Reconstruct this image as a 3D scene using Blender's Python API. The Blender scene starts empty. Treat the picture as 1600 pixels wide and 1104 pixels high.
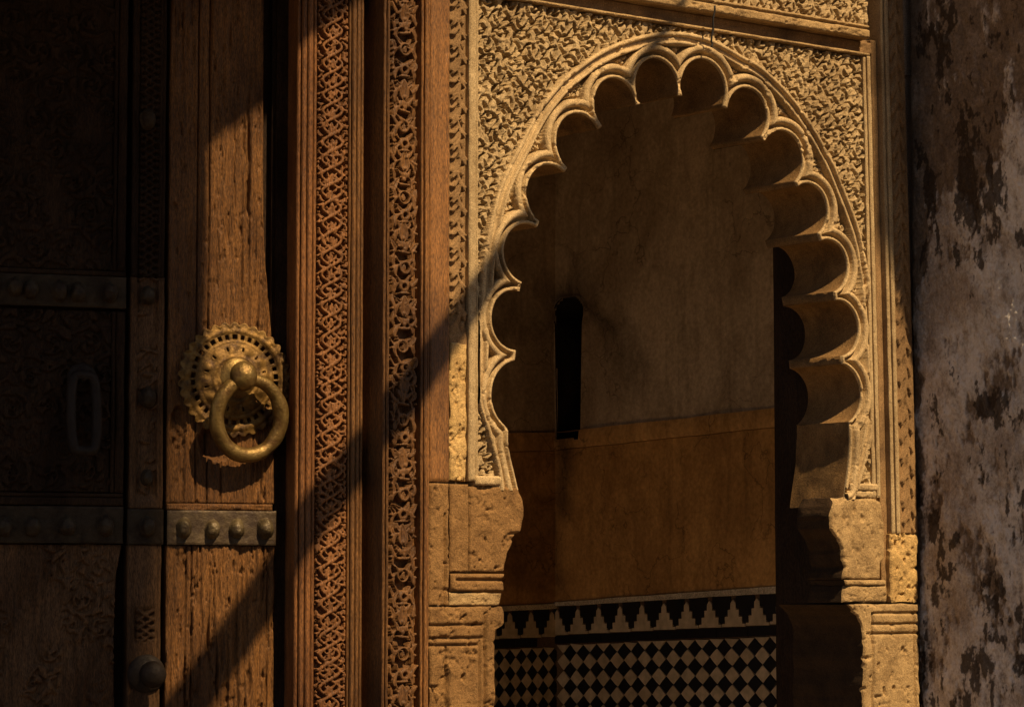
import bpy, math, time
import numpy as np
from mathutils import Matrix, Vector

T0 = time.time()
scene = bpy.context.scene
C = scene.collection
RAD = math.radians

# ------------------------------------------------------------------ camera
EYE = 1.5
FPX, CX, CY = 4500.0, 800.0, 552.0          # focal length and centre in photo pixels
PITCH = math.atan(368.0 / FPX)
cam_data = bpy.data.cameras.new('camera')
cam_data.sensor_width = 36.0
cam_data.lens = FPX / 1600.0 * 36.0
cam_data.clip_end = 500.0
cam = bpy.data.objects.new('camera', cam_data)
cam.location = (0, 0, EYE)
cam.rotation_euler = (math.pi / 2 + PITCH, 0, 0)
C.objects.link(cam)
scene.camera = cam

# ------------------------------------------------------------------ light
TH_ARCH, TH_DOOR = RAD(38.0), RAD(20.0)
S = np.array([math.cos(TH_ARCH), math.sin(TH_ARCH), 0.0])
N = np.array([math.sin(TH_ARCH), -math.cos(TH_ARCH), 0.0])
LDIR = N * 1.0 + S * 0.06 + np.array([0, 0, 1.22])
LDIR = LDIR / np.linalg.norm(LDIR)
elev = math.asin(LDIR[2])
azim = math.atan2(LDIR[0], LDIR[1])

world = bpy.data.worlds.new('World')
scene.world = world
world.use_nodes = True
wn = world.node_tree
wn.nodes.clear()
sky = wn.nodes.new('ShaderNodeTexSky')
sky.sky_type = 'NISHITA'
sky.sun_disc = False
sky.sun_elevation = elev
sky.sun_rotation = azim
bg = wn.nodes.new('ShaderNodeBackground')
bg.inputs['Strength'].default_value = 0.05
wo = wn.nodes.new('ShaderNodeOutputWorld')
wn.links.new(sky.outputs[0], bg.inputs[0])
wn.links.new(bg.outputs[0], wo.inputs[0])

sun_data = bpy.data.lights.new('sun', 'SUN')
sun_data.energy = 5.0
sun_data.angle = RAD(0.55)
sun_data.color = (1.0, 0.72, 0.40)
sun = bpy.data.objects.new('sun', sun_data)
sun.rotation_euler = Vector(LDIR).to_track_quat('Z', 'Y').to_euler()
sun.location = (4, -4, 8)
C.objects.link(sun)

scene.view_settings.view_transform = 'Standard'
scene.view_settings.look = 'None'
scene.view_settings.exposure = 0.37
scene.view_settings.gamma = 1.0
scene.view_settings.use_curve_mapping = False
scene.cycles.max_bounces = 6
scene.cycles.diffuse_bounces = 4
scene.cycles.use_denoising = True

# ------------------------------------------------------------------ frames
UP = np.array([0.0, 0.0, 1.0])
FWD = np.array([0, math.cos(PITCH), math.sin(PITCH)])
CUP = np.array([0, -math.sin(PITCH), math.cos(PITCH)])
EYEP = np.array([0, 0, EYE])


def ray(px, py):
    return np.array([1.0, 0, 0]) * ((px - CX) / FPX) + CUP * ((CY - py) / FPX) + FWD


class Frame:
    """A vertical wall plane: u runs along it, z is height, h stands out of it."""

    def __init__(self, origin, d, n):
        self.o = np.array(origin, float)
        self.d = np.array(d, float)
        self.n = np.array(n, float)

    def P(self, u, z, h):
        u, z, h = np.broadcast_arrays(np.asarray(u, float), np.asarray(z, float), np.asarray(h, float))
        return self.o + u[..., None] * self.d + z[..., None] * UP + h[..., None] * self.n

    def hit(self, px, py, h=0.0):
        r = ray(px, py)
        t = np.dot(self.o + self.n * h - EYEP, self.n) / np.dot(r, self.n)
        return EYEP + r * t

    def uv(self, px, py, h=0.0):
        p = self.hit(px, py, h) - self.o
        return float(np.dot(p, self.d)), float(p[2])

    def u(self, px, py=552, h=0.0):
        return self.uv(px, py, h)[0]

    def z(self, px, py, h=0.0):
        return self.uv(px, py, h)[1]


A0 = np.array([-45.0 / FPX * 7.0, 7.0, 0.0])
ARCH = Frame(A0, S, N)
D_ = np.array([math.cos(TH_DOOR), math.sin(TH_DOOR), 0.0])
ND = np.array([math.sin(TH_DOOR), -math.cos(TH_DOOR), 0.0])
PO = np.array([(568 - CX) / FPX * 6.83, 6.83, 0.0])
POST = Frame(PO, D_, ND)
DOOR = Frame(PO - ND * 0.075, D_, ND)
SC = 1.515                                    # arch plane s of the corner with the weathered wall
RWALL = Frame(A0 + S * SC - N * 0.02, N, -S)  # runs toward the viewer, faces left
# room behind the arch
RX = ARCH.o + S * 2.28
INNER = Frame(RX - N * 2.55, N, -S)           # u = 0 at the far corner, grows toward the viewer
ENDW = Frame(RX - N * 2.55, S, N)             # u = 0 at the corner, negative to the left


# ------------------------------------------------------------------ noise
_rng = np.random.default_rng(7)
_TAB = _rng.random((256, 256))


def vnoise(x, y, seed=0):
    x = np.asarray(x, float) + seed * 17.31
    y = np.asarray(y, float) + seed * 9.73
    xi = np.floor(x).astype(int); yi = np.floor(y).astype(int)
    fx = x - xi; fy = y - yi
    fx = fx * fx * fx * (fx * (fx * 6 - 15) + 10)
    fy = fy * fy * fy * (fy * (fy * 6 - 15) + 10)
    a = _TAB[xi % 256, yi % 256]; b = _TAB[(xi + 1) % 256, yi % 256]
    c = _TAB[xi % 256, (yi + 1) % 256]; d = _TAB[(xi + 1) % 256, (yi + 1) % 256]
    return (a * (1 - fx) + b * fx) * (1 - fy) + (c * (1 - fx) + d * fx) * fy


def fbm(x, y, su, sv, octv=4, seed=0, gain=0.5):
    out = 0; amp = 1.0; tot = 0
    for i in range(octv):
        out = out + amp * (vnoise(x / su * 2 ** i, y / sv * 2 ** i, seed + i * 3) * 2 - 1)
        tot += amp; amp *= gain
    return out / tot


def sstep(a, b, x):
    t = np.clip((x - a) / (b - a), 0, 1)
    return t * t * (3 - 2 * t)


def roll(x, c, w):
    """half-round bead of half width w centred on c, 0..1"""
    r = np.clip(1 - ((x - c) / w) ** 2, 0, 1)
    return np.sqrt(r)


# ------------------------------------------------------------------ carving canvas
class Canvas:
    def __init__(self, u0, u1, z0, z1, res):
        self.u0, self.z0, self.res = u0, z0, res
        self.nu = int((u1 - u0) / res) + 2
        self.nz = int((z1 - z0) / res) + 2
        self.u1, self.z1 = u1, z1
        self.H = np.zeros((self.nz, self.nu))

    def _win(self, cu, cz, r):
        i0 = max(0, int((cu - r - self.u0) / self.res)); i1 = min(self.nu, int((cu + r - self.u0) / self.res) + 2)
        j0 = max(0, int((cz - r - self.z0) / self.res)); j1 = min(self.nz, int((cz + r - self.z0) / self.res) + 2)
        if i1 <= i0 or j1 <= j0:
            return None
        U = self.u0 + np.arange(i0, i1) * self.res - cu
        Z = self.z0 + np.arange(j0, j1) * self.res - cz
        U, Z = np.meshgrid(U, Z)
        return (slice(j0, j1), slice(i0, i1)), U, Z

    def leaf(self, cu, cz, ln, wd, ang, curv=0.0, kind=0, top=1.0, over=False):
        w = self._win(cu, cz, ln * 1.35)
        if w is None:
            return
        sl, U, Z = w
        ca, sa = math.cos(ang), math.sin(ang)
        a = (U * ca + Z * sa) / ln
        b = -U * sa + Z * ca
        b = b - curv * ln * (a * a - 0.33)
        wid = wd * np.clip(1 - a * a, 0, 1) ** 0.55 * (1 - 0.38 * a) + 1e-6
        r = b / wid
        ins = (np.abs(a) < 1) & (np.abs(r) < 1.0)
        e = sstep(0.0, 0.20, 1 - np.abs(r))
        if kind == 0:
            prof = 0.72 + 0.28 * np.sqrt(np.clip(1 - r * r, 0, 1))
        elif kind == 1:
            prof = 0.62 + 0.38 * np.abs(r)
        elif kind == 2:
            prof = 0.70 + 0.30 * r
        else:
            prof = 0.78 + 0.22 * a
        h = np.where(ins, e * prof * top, 0)
        self.H[sl] = np.maximum(self.H[sl], h)

    def disc(self, cu, cz, r, top=1.0, hole=0.0, flat=0.5):
        w = self._win(cu, cz, r * 1.1)
        if w is None:
            return
        sl, U, Z = w
        q = np.sqrt(U * U + Z * Z) / r
        h = np.where(q < 1, top * (flat + (1 - flat) * np.sqrt(np.clip(1 - q * q, 0, 1))) * sstep(0, .18, 1 - q), 0)
        if hole > 0:
            h = h * sstep(hole - .12, hole + .12, q)
        self.H[sl] = np.maximum(self.H[sl], h)

    def arc(self, cu, cz, r, wd, a0, a1, top=0.8):
        w = self._win(cu, cz, r + wd * 1.5)
        if w is None:
            return
        sl, U, Z = w
        q = np.sqrt(U * U + Z * Z)
        th = np.arctan2(Z, U)
        inside = ((th - a0) % (2 * math.pi)) < ((a1 - a0) % (2 * math.pi) + 1e-6)
        k = np.abs(q - r) / wd
        h = np.where(inside & (k < 1), top * (0.7 + 0.3 * np.sqrt(np.clip(1 - k * k, 0, 1))) * sstep(0, .3, 1 - k), 0)
        self.H[sl] = np.maximum(self.H[sl], h)

    def bar(self, u0, z0, u1, z1, wd, top=0.85):
        cu, cz = (u0 + u1) / 2, (z0 + z1) / 2
        L = math.hypot(u1 - u0, z1 - z0) / 2
        w = self._win(cu, cz, L + wd * 1.5)
        if w is None:
            return
        sl, U, Z = w
        an = math.atan2(z1 - z0, u1 - u0)
        a = U * math.cos(an) + Z * math.sin(an)
        b = -U * math.sin(an) + Z * math.cos(an)
        k = np.abs(b) / wd
        h = np.where((np.abs(a) < L) & (k < 1), top * (0.75 + 0.25 * np.sqrt(np.clip(1 - k * k, 0, 1))) * sstep(0, .3, 1 - k), 0)
        self.H[sl] = np.maximum(self.H[sl], h)

    def sample(self, U, Z):
        x = np.clip((U - self.u0) / self.res, 0, self.nu - 1.001)
        y = np.clip((Z - self.z0) / self.res, 0, self.nz - 1.001)
        xi = x.astype(int); yi = y.astype(int)
        fx = x - xi; fy = y - yi
        H = self.H
        return (H[yi, xi] * (1 - fx) + H[yi, xi + 1] * fx) * (1 - fy) + (H[yi + 1, xi] * (1 - fx) + H[yi + 1, xi + 1] * fx) * fy


def fill_arabesque(cv, seed, pitch=0.10, leaf=0.022, wid=0.0095):
    """scrolling stems: spirals on a loose hex lattice, leaves set along them"""
    rg = np.random.default_rng(seed)
    rows = int((cv.z1 - cv.z0) / (pitch * 0.86)) + 3
    cols = int((cv.u1 - cv.u0) / pitch) + 3
    for j in range(-1, rows):
        for i in range(-1, cols):
            cu = cv.u0 + (i + 0.5 * (j % 2)) * pitch + rg.normal(0, pitch * .06)
            cz = cv.z0 + j * pitch * 0.86 + rg.normal(0, pitch * .06)
            sgn = 1 if (i + j) % 2 else -1
            a0 = rg.uniform(0, 6.28)
            cv.arc(cu, cz, pitch * .24, .0032, a0, a0 + 4.6, .78)
            cv.disc(cu, cz, pitch * .085, 1.0, hole=0.35 if rg.random() < .5 else 0)
            n1, n2 = 3, 6
            for k in range(n1):
                a = a0 + k * 6.283 / n1 + rg.normal(0, .12)
                r = pitch * .2
                cv.leaf(cu + r * math.cos(a), cz + r * math.sin(a), leaf * rg.uniform(.55, .9), wid * rg.uniform(.6, .95),
                        a + sgn * rg.uniform(.5, 1.1), sgn * rg.uniform(.2, .5), int(rg.integers(0, 4)), rg.uniform(.8, 1.0))
            for k in range(n2):
                a = a0 + (k + .5) * 6.283 / n2 + rg.normal(0, .15)
                r = pitch * rg.uniform(.40, .52)
                cv.leaf(cu + r * math.cos(a), cz + r * math.sin(a), leaf * rg.uniform(.65, 1.2), wid * rg.uniform(.65, 1.2),
                        a + sgn * rg.uniform(.9, 1.9), sgn * rg.uniform(.1, .55), int(rg.integers(0, 4)), rg.uniform(.72, 1.0))


def fill_pierced(cv, seed, pitch=.064, cells=None):
    """drilled ground of a stucco panel: a mirrored palmette cell, every cut made by hand"""
    rg = np.random.default_rng(seed)
    motif = [(0, .30, 90, .21, .070), (0, -.16, 90, .13, .065), (.17, .10, 62, .19, .068), (.20, -.20, 128, .17, .066),
             (.36, .27, 112, .17, .070), (.37, -.04, 48, .14, .062), (.10, -.38, 28, .13, .058), (.34, -.36, 74, .15, .064),
             (.22, .43, 150, .12, .055), (.48, .11, 90, .10, .052)]
    rows = int((cv.z1 - cv.z0) / pitch) + 3
    cols = int((cv.u1 - cv.u0) / (pitch * .98)) + 3
    for j in range(-1, rows):
        for i in range(-1, cols):
            cu = cv.u0 + (i + .5 * (j % 2)) * pitch * .98
            cz = cv.z0 + j * pitch
            swirl = (vnoise(cu * 6, cz * 6, seed) - .5) * .35
            for (x, z, a, L, w) in motif:
                for sg in ((1,) if x == 0 else (-1, 1)):
                    if rg.random() < .05:
                        continue
                    an = RAD(a) if sg > 0 else math.pi - RAD(a)
                    cv.leaf(cu + sg * x * pitch + rg.normal(0, pitch * .012), cz + z * pitch + rg.normal(0, pitch * .012),
                            L * pitch * rg.uniform(.85, 1.2), w * pitch * rg.uniform(.85, 1.3), an + swirl + rg.normal(0, .10),
                            sg * rg.uniform(.05, .4), 0, 1.0)


# ------------------------------------------------------------------ mesh builders
def mesh_from(name, V, Fq, smooth=True):
    me = bpy.data.meshes.new(name)
    V = np.asarray(V, np.float32).reshape(-1, 3)
    Fq = np.asarray(Fq, np.int32)
    me.vertices.add(len(V))
    me.vertices.foreach_set('co', V.ravel())
    n = Fq.shape[1]
    me.loops.add(Fq.size)
    me.loops.foreach_set('vertex_index', Fq.ravel())
    me.polygons.add(len(Fq))
    me.polygons.foreach_set('loop_start', np.arange(0, Fq.size, n, dtype=np.int32))
    me.polygons.foreach_set('loop_total', np.full(len(Fq), n, dtype=np.int32))
    me.polygons.foreach_set('use_smooth', np.full(len(Fq), smooth, dtype=bool))
    me.update(calc_edges=True)
    me.validate()
    return me


def link(name, me, mat, parent=None):
    o = bpy.data.objects.new(name, me)
    C.objects.link(o)
    if mat is not None and me is not None and len(me.materials) == 0:
        me.materials.append(mat)
    if parent is not None:
        o.parent = parent
        o.matrix_parent_inverse = root_inv(parent)
    return o


_world = {}


def root_inv(p):
    return _world.get(p.name, Matrix.Identity(4)).inverted()


def thing(name, label, cat, loc, group=None):
    o = bpy.data.objects.new(name, None)
    C.objects.link(o)
    o.empty_display_size = 0.1
    o.location = Vector(loc)
    _world[o.name] = Matrix.Translation(Vector(loc))
    o['label'] = label
    o['category'] = cat
    if group:
        o['group'] = group
    return o


def place(name, me, mat, parent, M):
    """an object that shares mesh data, placed by a world matrix"""
    o = bpy.data.objects.new(name, me)
    C.objects.link(o)
    if mat is not None and len(me.materials) == 0:
        me.materials.append(mat)
    if parent is not None:
        o.parent = parent
        o.matrix_parent_inverse = root_inv(parent)
    o.matrix_basis = M
    _world[o.name] = M
    return o


def fmat(fr, u, z, h):
    """matrix whose x is along the wall, y out of the wall, z up"""
    M = Matrix.Identity(4)
    for i in range(3):
        M[i][0] = fr.d[i]; M[i][1] = -fr.n[i]; M[i][2] = UP[i]
    p = fr.P(u, z, h)
    for i in range(3):
        M[i][3] = p[i]
    return M


def grid_faces(nz, nu):
    idx = np.arange(nz * nu).reshape(nz, nu)
    return np.stack([idx[:-1, :-1], idx[:-1, 1:], idx[1:, 1:], idx[1:, :-1]], -1).reshape(-1, 4), idx


def slab(name, fr, left, right, bot, top, h=0.0, depth=0.05, res=0.003, resz=None, hf=None, mat=None, parent=None,
         rnd=0.004, wob=0.0, seed=0, steps=1, side=None, smat=None):
    """a thick panel of the wall: a fine front sheet with rounded edges plus its four sides.
    left / right may be functions of z; hf(U, Z, T) adds relief."""
    resz = resz or res
    nz = max(3, int(round((top - bot) / resz)) + 1)
    zz = np.linspace(bot, top, nz)
    L = left(zz) if callable(left) else np.full(nz, float(left))
    R = right(zz) if callable(right) else np.full(nz, float(right))
    if wob:
        L = L + wob * fbm(zz, zz * 0, .05, 1, 4, seed + 1)
        R = R + wob * fbm(zz, zz * 0, .05, 1, 4, seed + 2)
    nu = max(3, int(round((R - L).max() / res)) + 1)
    t = np.linspace(0, 1, nu)
    U = L[:, None] + (R - L)[:, None] * t[None, :]
    Z = np.repeat(zz[:, None], nu, 1)
    if wob:
        k = np.minimum(1, np.abs(np.linspace(-1, 1, nz)))[:, None] ** 6
        Z = Z + wob * 0.8 * k * fbm(U, U * 0, .05, 1, 3, seed + 5)
    H = np.full(U.shape, float(h))
    if hf is not None:
        H = H + hf(U, Z, t[None, :] + 0 * Z)
    if rnd:
        e = np.minimum(np.minimum(U - L[:, None], R[:, None] - U), np.minimum(Z - bot, top - Z))
        q = np.clip(1 - np.clip(e, 0, None) / rnd, 0, 1)
        H = H - rnd * (1 - np.sqrt(np.clip(1 - q * q, 0, 1)))
    V = fr.P(U, Z, H).reshape(-1, 3)
    Fq, idx = grid_faces(nz, nu)
    loop = np.concatenate([idx[0, :], idx[1:, -1], idx[-1, -2::-1], idx[-2:0:-1, 0]])
    n = len(loop)
    base = len(V)
    ring0 = V[loop]
    rings = []
    for k in range(steps + 1):
        f = k / steps
        rg = ring0.copy()
        hb = np.dot(ring0 - fr.o, fr.n)
        rg = rg + fr.n * ((h - depth - hb) * f)[:, None]
        if side is not None and 0 < k:
            rg = rg + side(ring0, f)
        rings.append(rg)
    V = np.concatenate([V] + rings)
    fs = []
    a = np.arange(n); b = (a + 1) % n
    for k in range(steps):
        o0 = base + k * n; o1 = base + (k + 1) * n
        fs.append(np.stack([o0 + b, o0 + a, o1 + a, o1 + b], -1))
    nf = len(Fq)
    Fq = np.concatenate([Fq] + fs)
    me = mesh_from(name, V, Fq)
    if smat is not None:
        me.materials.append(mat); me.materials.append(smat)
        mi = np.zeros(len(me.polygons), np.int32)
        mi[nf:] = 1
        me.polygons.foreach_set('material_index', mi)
    return link(name, me, mat, parent)


def prism(name, pts3, vec, mat, parent=None):
    """solid polygon swept by a vector"""
    import bmesh
    bm = bmesh.new()
    a = [bm.verts.new(p) for p in pts3]
    b = [bm.verts.new(np.asarray(p) + np.asarray(vec)) for p in pts3]
    n = len(a)
    bm.faces.new(a); bm.faces.new(list(reversed(b)))
    for i in range(n):
        j = (i + 1) % n
        bm.faces.new([a[j], a[i], b[i], b[j]])
    bmesh.ops.recalc_face_normals(bm, faces=bm.faces[:])
    me = bpy.data.meshes.new(name)
    bm.to_mesh(me); bm.free()
    return link(name, me, mat, parent)


def lathe(name, prof, n=24, axis='y'):
    """profile of (radius, height) turned about the local axis that points out of the wall (-y)"""
    V = []; Fq = []
    for r, hgt in prof:
        for k in range(n):
            a = 2 * math.pi * k / n
            V.append((r * math.cos(a), -hgt, r * math.sin(a)))
    m = len(prof)
    for i in range(m - 1):
        for k in range(n):
            k2 = (k + 1) % n
            Fq.append((i * n + k, i * n + k2, (i + 1) * n + k2, (i + 1) * n + k))
    return mesh_from(name, V, Fq)


def tube(name, path, radii, n=12, closed=False):
    P = np.asarray(path, float); m = len(P)
    if np.isscalar(radii):
        radii = np.full(m, radii)
    if closed:
        Tn = np.roll(P, -1, 0) - np.roll(P, 1, 0)
    else:
        Tn = np.gradient(P, axis=0)
    Tn /= np.linalg.norm(Tn, axis=1)[:, None]
    ref = np.array([0, 0, 1.0]) if abs(Tn[0][2]) < .9 else np.array([1.0, 0, 0])
    X = np.cross(Tn[0], ref); X /= np.linalg.norm(X)
    V = []; 
    for i in range(m):
        X = X - Tn[i] * np.dot(X, Tn[i]); X /= np.linalg.norm(X)
        Y = np.cross(Tn[i], X)
        for k in range(n):
            a = 2 * math.pi * k / n
            V.append(P[i] + radii[i] * (math.cos(a) * X + math.sin(a) * Y))
    Fq = []
    for i in range(m if closed else m - 1):
        j = (i + 1) % m
        for k in range(n):
            k2 = (k + 1) % n
            Fq.append((i * n + k, i * n + k2, j * n + k2, j * n + k))
    if not closed:
        c0 = len(V); V.append(P[0]); V.append(P[-1])
        for k in range(n):
            k2 = (k + 1) % n
            Fq.append((c0, k2, k, c0)); Fq.append((c0 + 1, (m - 1) * n + k, (m - 1) * n + k2, c0 + 1))
        Fq2 = [f for f in Fq if len(set(f)) == 4]; tri = [f[:3] for f in Fq if len(set(f)) == 3]
        me = bpy.data.meshes.new(name)
        me.from_pydata([tuple(v) for v in V], [], Fq2 + tri)
        me.polygons.foreach_set('use_smooth', [True] * len(me.polygons))
        me.update()
        return me
    return mesh_from(name, V, Fq)


# ------------------------------------------------------------------ materials
class NT:
    def __init__(self, name):
        self.m = bpy.data.materials.new(name)
        self.m.use_nodes = True
        self.t = self.m.node_tree
        self.t.nodes.clear()
        self.out = self.t.nodes.new('ShaderNodeOutputMaterial')
        self.b = self.t.nodes.new('ShaderNodeBsdfPrincipled')
        self.t.links.new(self.b.outputs[0], self.out.inputs[0])
        self.geo = self.t.nodes.new('ShaderNodeNewGeometry')

    def coord(self, sx, sy, sz, rotz=0.0):
        mp = self.t.nodes.new('ShaderNodeMapping')
        mp.vector_type = 'POINT'
        mp.inputs['Scale'].default_value = (sx, sy, sz)
        self.t.links.new(self.geo.outputs['Position'], mp.inputs['Vector'])
        return mp.outputs[0]

    def noise(self, vec, scale=1.0, detail=5, rough=0.6, dist=0.0):
        n = self.t.nodes.new('ShaderNodeTexNoise')
        n.inputs['Scale'].default_value = scale
        n.inputs['Detail'].default_value = detail
        n.inputs['Roughness'].default_value = rough
        n.inputs['Distortion'].default_value = dist
        self.t.links.new(vec, n.inputs['Vector'])
        return n.outputs['Fac']

    def ramp(self, fac, stops):
        r = self.t.nodes.new('ShaderNodeValToRGB')
        el = r.color_ramp.elements
        while len(el) < len(stops):
            el.new(0.5)
        for e, (p, c) in zip(el, stops):
            e.position = p
            e.color = (*c, 1.0) if len(c) == 3 else c
        self.t.links.new(fac, r.inputs[0])
        return r.outputs[0]

    def mix(self, fac, a, b, mode='MIX'):
        m = self.t.nodes.new('ShaderNodeMix')
        m.data_type = 'RGBA'
        m.blend_type = mode
        for sock, v in ((m.inputs[0], fac), (m.inputs[6], a), (m.inputs[7], b)):
            if isinstance(v, (int, float)):
                sock.default_value = v
            elif isinstance(v, tuple):
                sock.default_value = (*v, 1.0)
            else:
                self.t.links.new(v, sock)
        return m.outputs[2]

    def bump(self, fac, strength=0.4, dist=0.002, prev=None):
        b = self.t.nodes.new('ShaderNodeBump')
        b.inputs['Strength'].default_value = strength
        b.inputs['Distance'].default_value = dist
        self.t.links.new(fac, b.inputs['Height'])
        if prev is not None:
            self.t.links.new(prev, b.inputs['Normal'])
        return b.outputs[0]

    def finish(self, col, rough=0.8, normal=None, metal=0.0, spec=0.3):
        if isinstance(col, tuple):
            self.b.inputs['Base Color'].default_value = (*col, 1.0)
        else:
            self.t.links.new(col, self.b.inputs['Base Color'])
        if isinstance(rough, (int, float)):
            self.b.inputs['Roughness'].default_value = rough
        else:
            self.t.links.new(rough, self.b.inputs['Roughness'])
        self.b.inputs['Metallic'].default_value = metal
        self.b.inputs['Specular IOR Level'].default_value = spec
        if normal is not None:
            self.t.links.new(normal, self.b.inputs['Normal'])
        return self.m


def mul(c, k):
    return tuple(x * k for x in c)


def wood(name, c, grain=1.0, rough=0.62, var=0.55, spec=.35):
    n = NT(name)
    g1 = n.noise(n.coord(70, 70, 3.5), 1.0, 6, .65, .6)
    g2 = n.noise(n.coord(260, 260, 14), 1.0, 4, .6)
    st = n.noise(n.coord(6, 6, 3), 1.0, 5, .6)
    col = n.ramp(g1, [(.28, mul(c, 1 - var)), (.5, c), (.75, mul(c, 1 + var * .6))])
    col = n.mix(0.45, col, n.ramp(g2, [(.3, mul(c, .45)), (.62, mul(c, 1.15))]))
    col = n.mix(n.ramp(st, [(.44, (0, 0, 0)), (.66, (.85,) * 3)]), col, mul((c[0], c[1] * .86, c[2] * .72), .38))
    g3 = n.noise(n.coord(420, 420, 90), 1.0, 3, .7)
    col = n.mix(.75, col, n.ramp(g3, [(.34, (.12, .11, .10)), (.5, (.5, .5, .5)), (.66, (.90, .88, .85))]), 'OVERLAY')
    nb = n.bump(g1, .45 * grain, .004)
    nb = n.bump(g2, .45 * grain, .0022, nb)
    nb = n.bump(g3, .5 * grain, .0012, nb)
    rr = n.ramp(g2, [(.3, (rough - .12,) * 3), (.7, (rough + .18,) * 3)])
    return n.finish(col, rr, nb, spec=spec)


def stone(name, c, c2, stain=(.08, .05, .03), amt=.5, rough=.88, fine=120, bump=.45):
    n = NT(name)
    big = n.noise(n.coord(5, 5, 4), 1.0, 6, .6, .3)
    mid = n.noise(n.coord(26, 26, 20), 1.0, 6, .65)
    fin = n.noise(n.coord(fine, fine, fine), 1.0, 5, .7)
    col = n.ramp(mid, [(.3, c2), (.55, c), (.78, mul(c, 1.18))])
    col = n.mix(.35, col, n.ramp(fin, [(.3, mul(c, .55)), (.65, mul(c, 1.2))]))
    col = n.mix(n.ramp(big, [(.5, (0, 0, 0)), (.78, (amt,) * 3)]), col, stain)
    vf = n.noise(n.coord(fine * 3.2, fine * 3.2, fine * 3.2), 1.0, 3, .7)
    col = n.mix(.65, col, n.ramp(vf, [(.34, (.15, .14, .12)), (.5, (.5, .5, .5)), (.66, (.86, .85, .83))]), 'OVERLAY')
    nb = n.bump(mid, bump * .6, .007)
    nb = n.bump(fin, bump, .004, nb)
    nb = n.bump(vf, bump * .9, .0022, nb)
    return n.finish(col, rough, nb, spec=.2)


M = {}
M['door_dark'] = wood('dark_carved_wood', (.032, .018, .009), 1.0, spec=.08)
M['door_lit'] = wood('lit_carved_wood', (.105, .056, .025), 1.3, spec=.15)  # paler copy of the carved wood, standing for sunlight low on the door
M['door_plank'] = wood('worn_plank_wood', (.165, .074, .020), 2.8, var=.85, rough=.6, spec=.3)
M['post_wood'] = wood('red_brown_wood', (.205, .086, .025), 1.6, var=.75, rough=.58, spec=.35)
M['post_wood2'] = wood('deep_brown_wood', (.150, .069, .020), 1.6, var=.75, rough=.58, spec=.35)
M['board'] = wood('ochre_brown_board', (.215, .096, .026), 1.4, var=.7, rough=.55, spec=.45)
M['shadow_wood'] = wood('shaded_wood', (.035, .020, .011), .6, spec=.1)  # near-black tone stands for the shade in rebates and gaps
M['stucco'] = stone('carved_stucco', (.42, .31, .168), (.30, .205, .10), (.15, .09, .04), .75)
M['stucco_rim'] = stone('rim_stucco', (.50, .365, .195), (.26, .175, .085), (.10, .065, .035), .85)
M['stucco_dark'] = stone('dark_stucco', (.27, .165, .075), (.15, .085, .036), (.06, .034, .018), .85)  # darker, browner stucco for side strips, reveal and lintel band
M['plaster_gold'] = stone('gold_plaster', (.58, .385, .155), (.33, .20, .075), (.16, .088, .03), .7, bump=1.0)
M['block'] = stone('brown_stone', (.26, .145, .055), (.13, .066, .024), (.05, .028, .012), .9, bump=1.0)
M['block_pale'] = stone('pale_stone', (.42, .285, .135), (.24, .15, .065), (.09, .052, .024), .85, bump=1.0)
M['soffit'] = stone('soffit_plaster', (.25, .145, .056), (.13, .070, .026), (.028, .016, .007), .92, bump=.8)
M['jamb_shade'] = stone('shaded_jamb', (.048, .027, .012), (.024, .013, .006), (.008, .005, .003), .9, bump=.8)  # near-black copy for the jamb's unlit side faces; shade put into colour
M['iron'] = None


def iron(name, c, rust, rough=.5, metal=.75, spec=.5):
    n = NT(name)
    a = n.noise(n.coord(35, 35, 35), 1.0, 6, .65)
    f = n.noise(n.coord(220, 220, 220), 1.0, 4, .6)
    col = n.ramp(a, [(.36, rust), (.58, c), (.8, mul(c, 1.3))])
    rr = n.ramp(f, [(.3, (rough - .12,) * 3), (.7, (rough + .2,) * 3)])
    nb = n.bump(f, .55, .002)
    nb = n.bump(a, .55, .006, nb)
    return n.finish(col, rr, nb, metal=metal, spec=spec)


M['iron'] = iron('strap_iron', (.075, .050, .024), (.032, .017, .008), .62, .3)
M['stud'] = iron('stud_iron', (.105, .076, .034), (.04, .024, .010), .52, .3)
M['brass'] = iron('old_brass', (.19, .108, .026), (.05, .024, .007), .55, .55)
M['brass_ring'] = iron('ring_brass', (.22, .145, .045), (.12, .065, .02), .40, .65)
M['black_metal'] = iron('dark_metal', (.022, .015, .010), (.014, .009, .006), .6, .1, spec=.22)
M['stud_shade'] = iron('shaded_stud', (.050, .036, .020), (.024, .014, .008), .58, .2, spec=.25)  # darker copy of the stud metal for studs in shade
M['iron_shade'] = iron('shaded_strap', (.042, .029, .016), (.020, .012, .006), .65, .15, spec=.2)  # darker copy of the strap iron where the door is shaded


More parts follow.
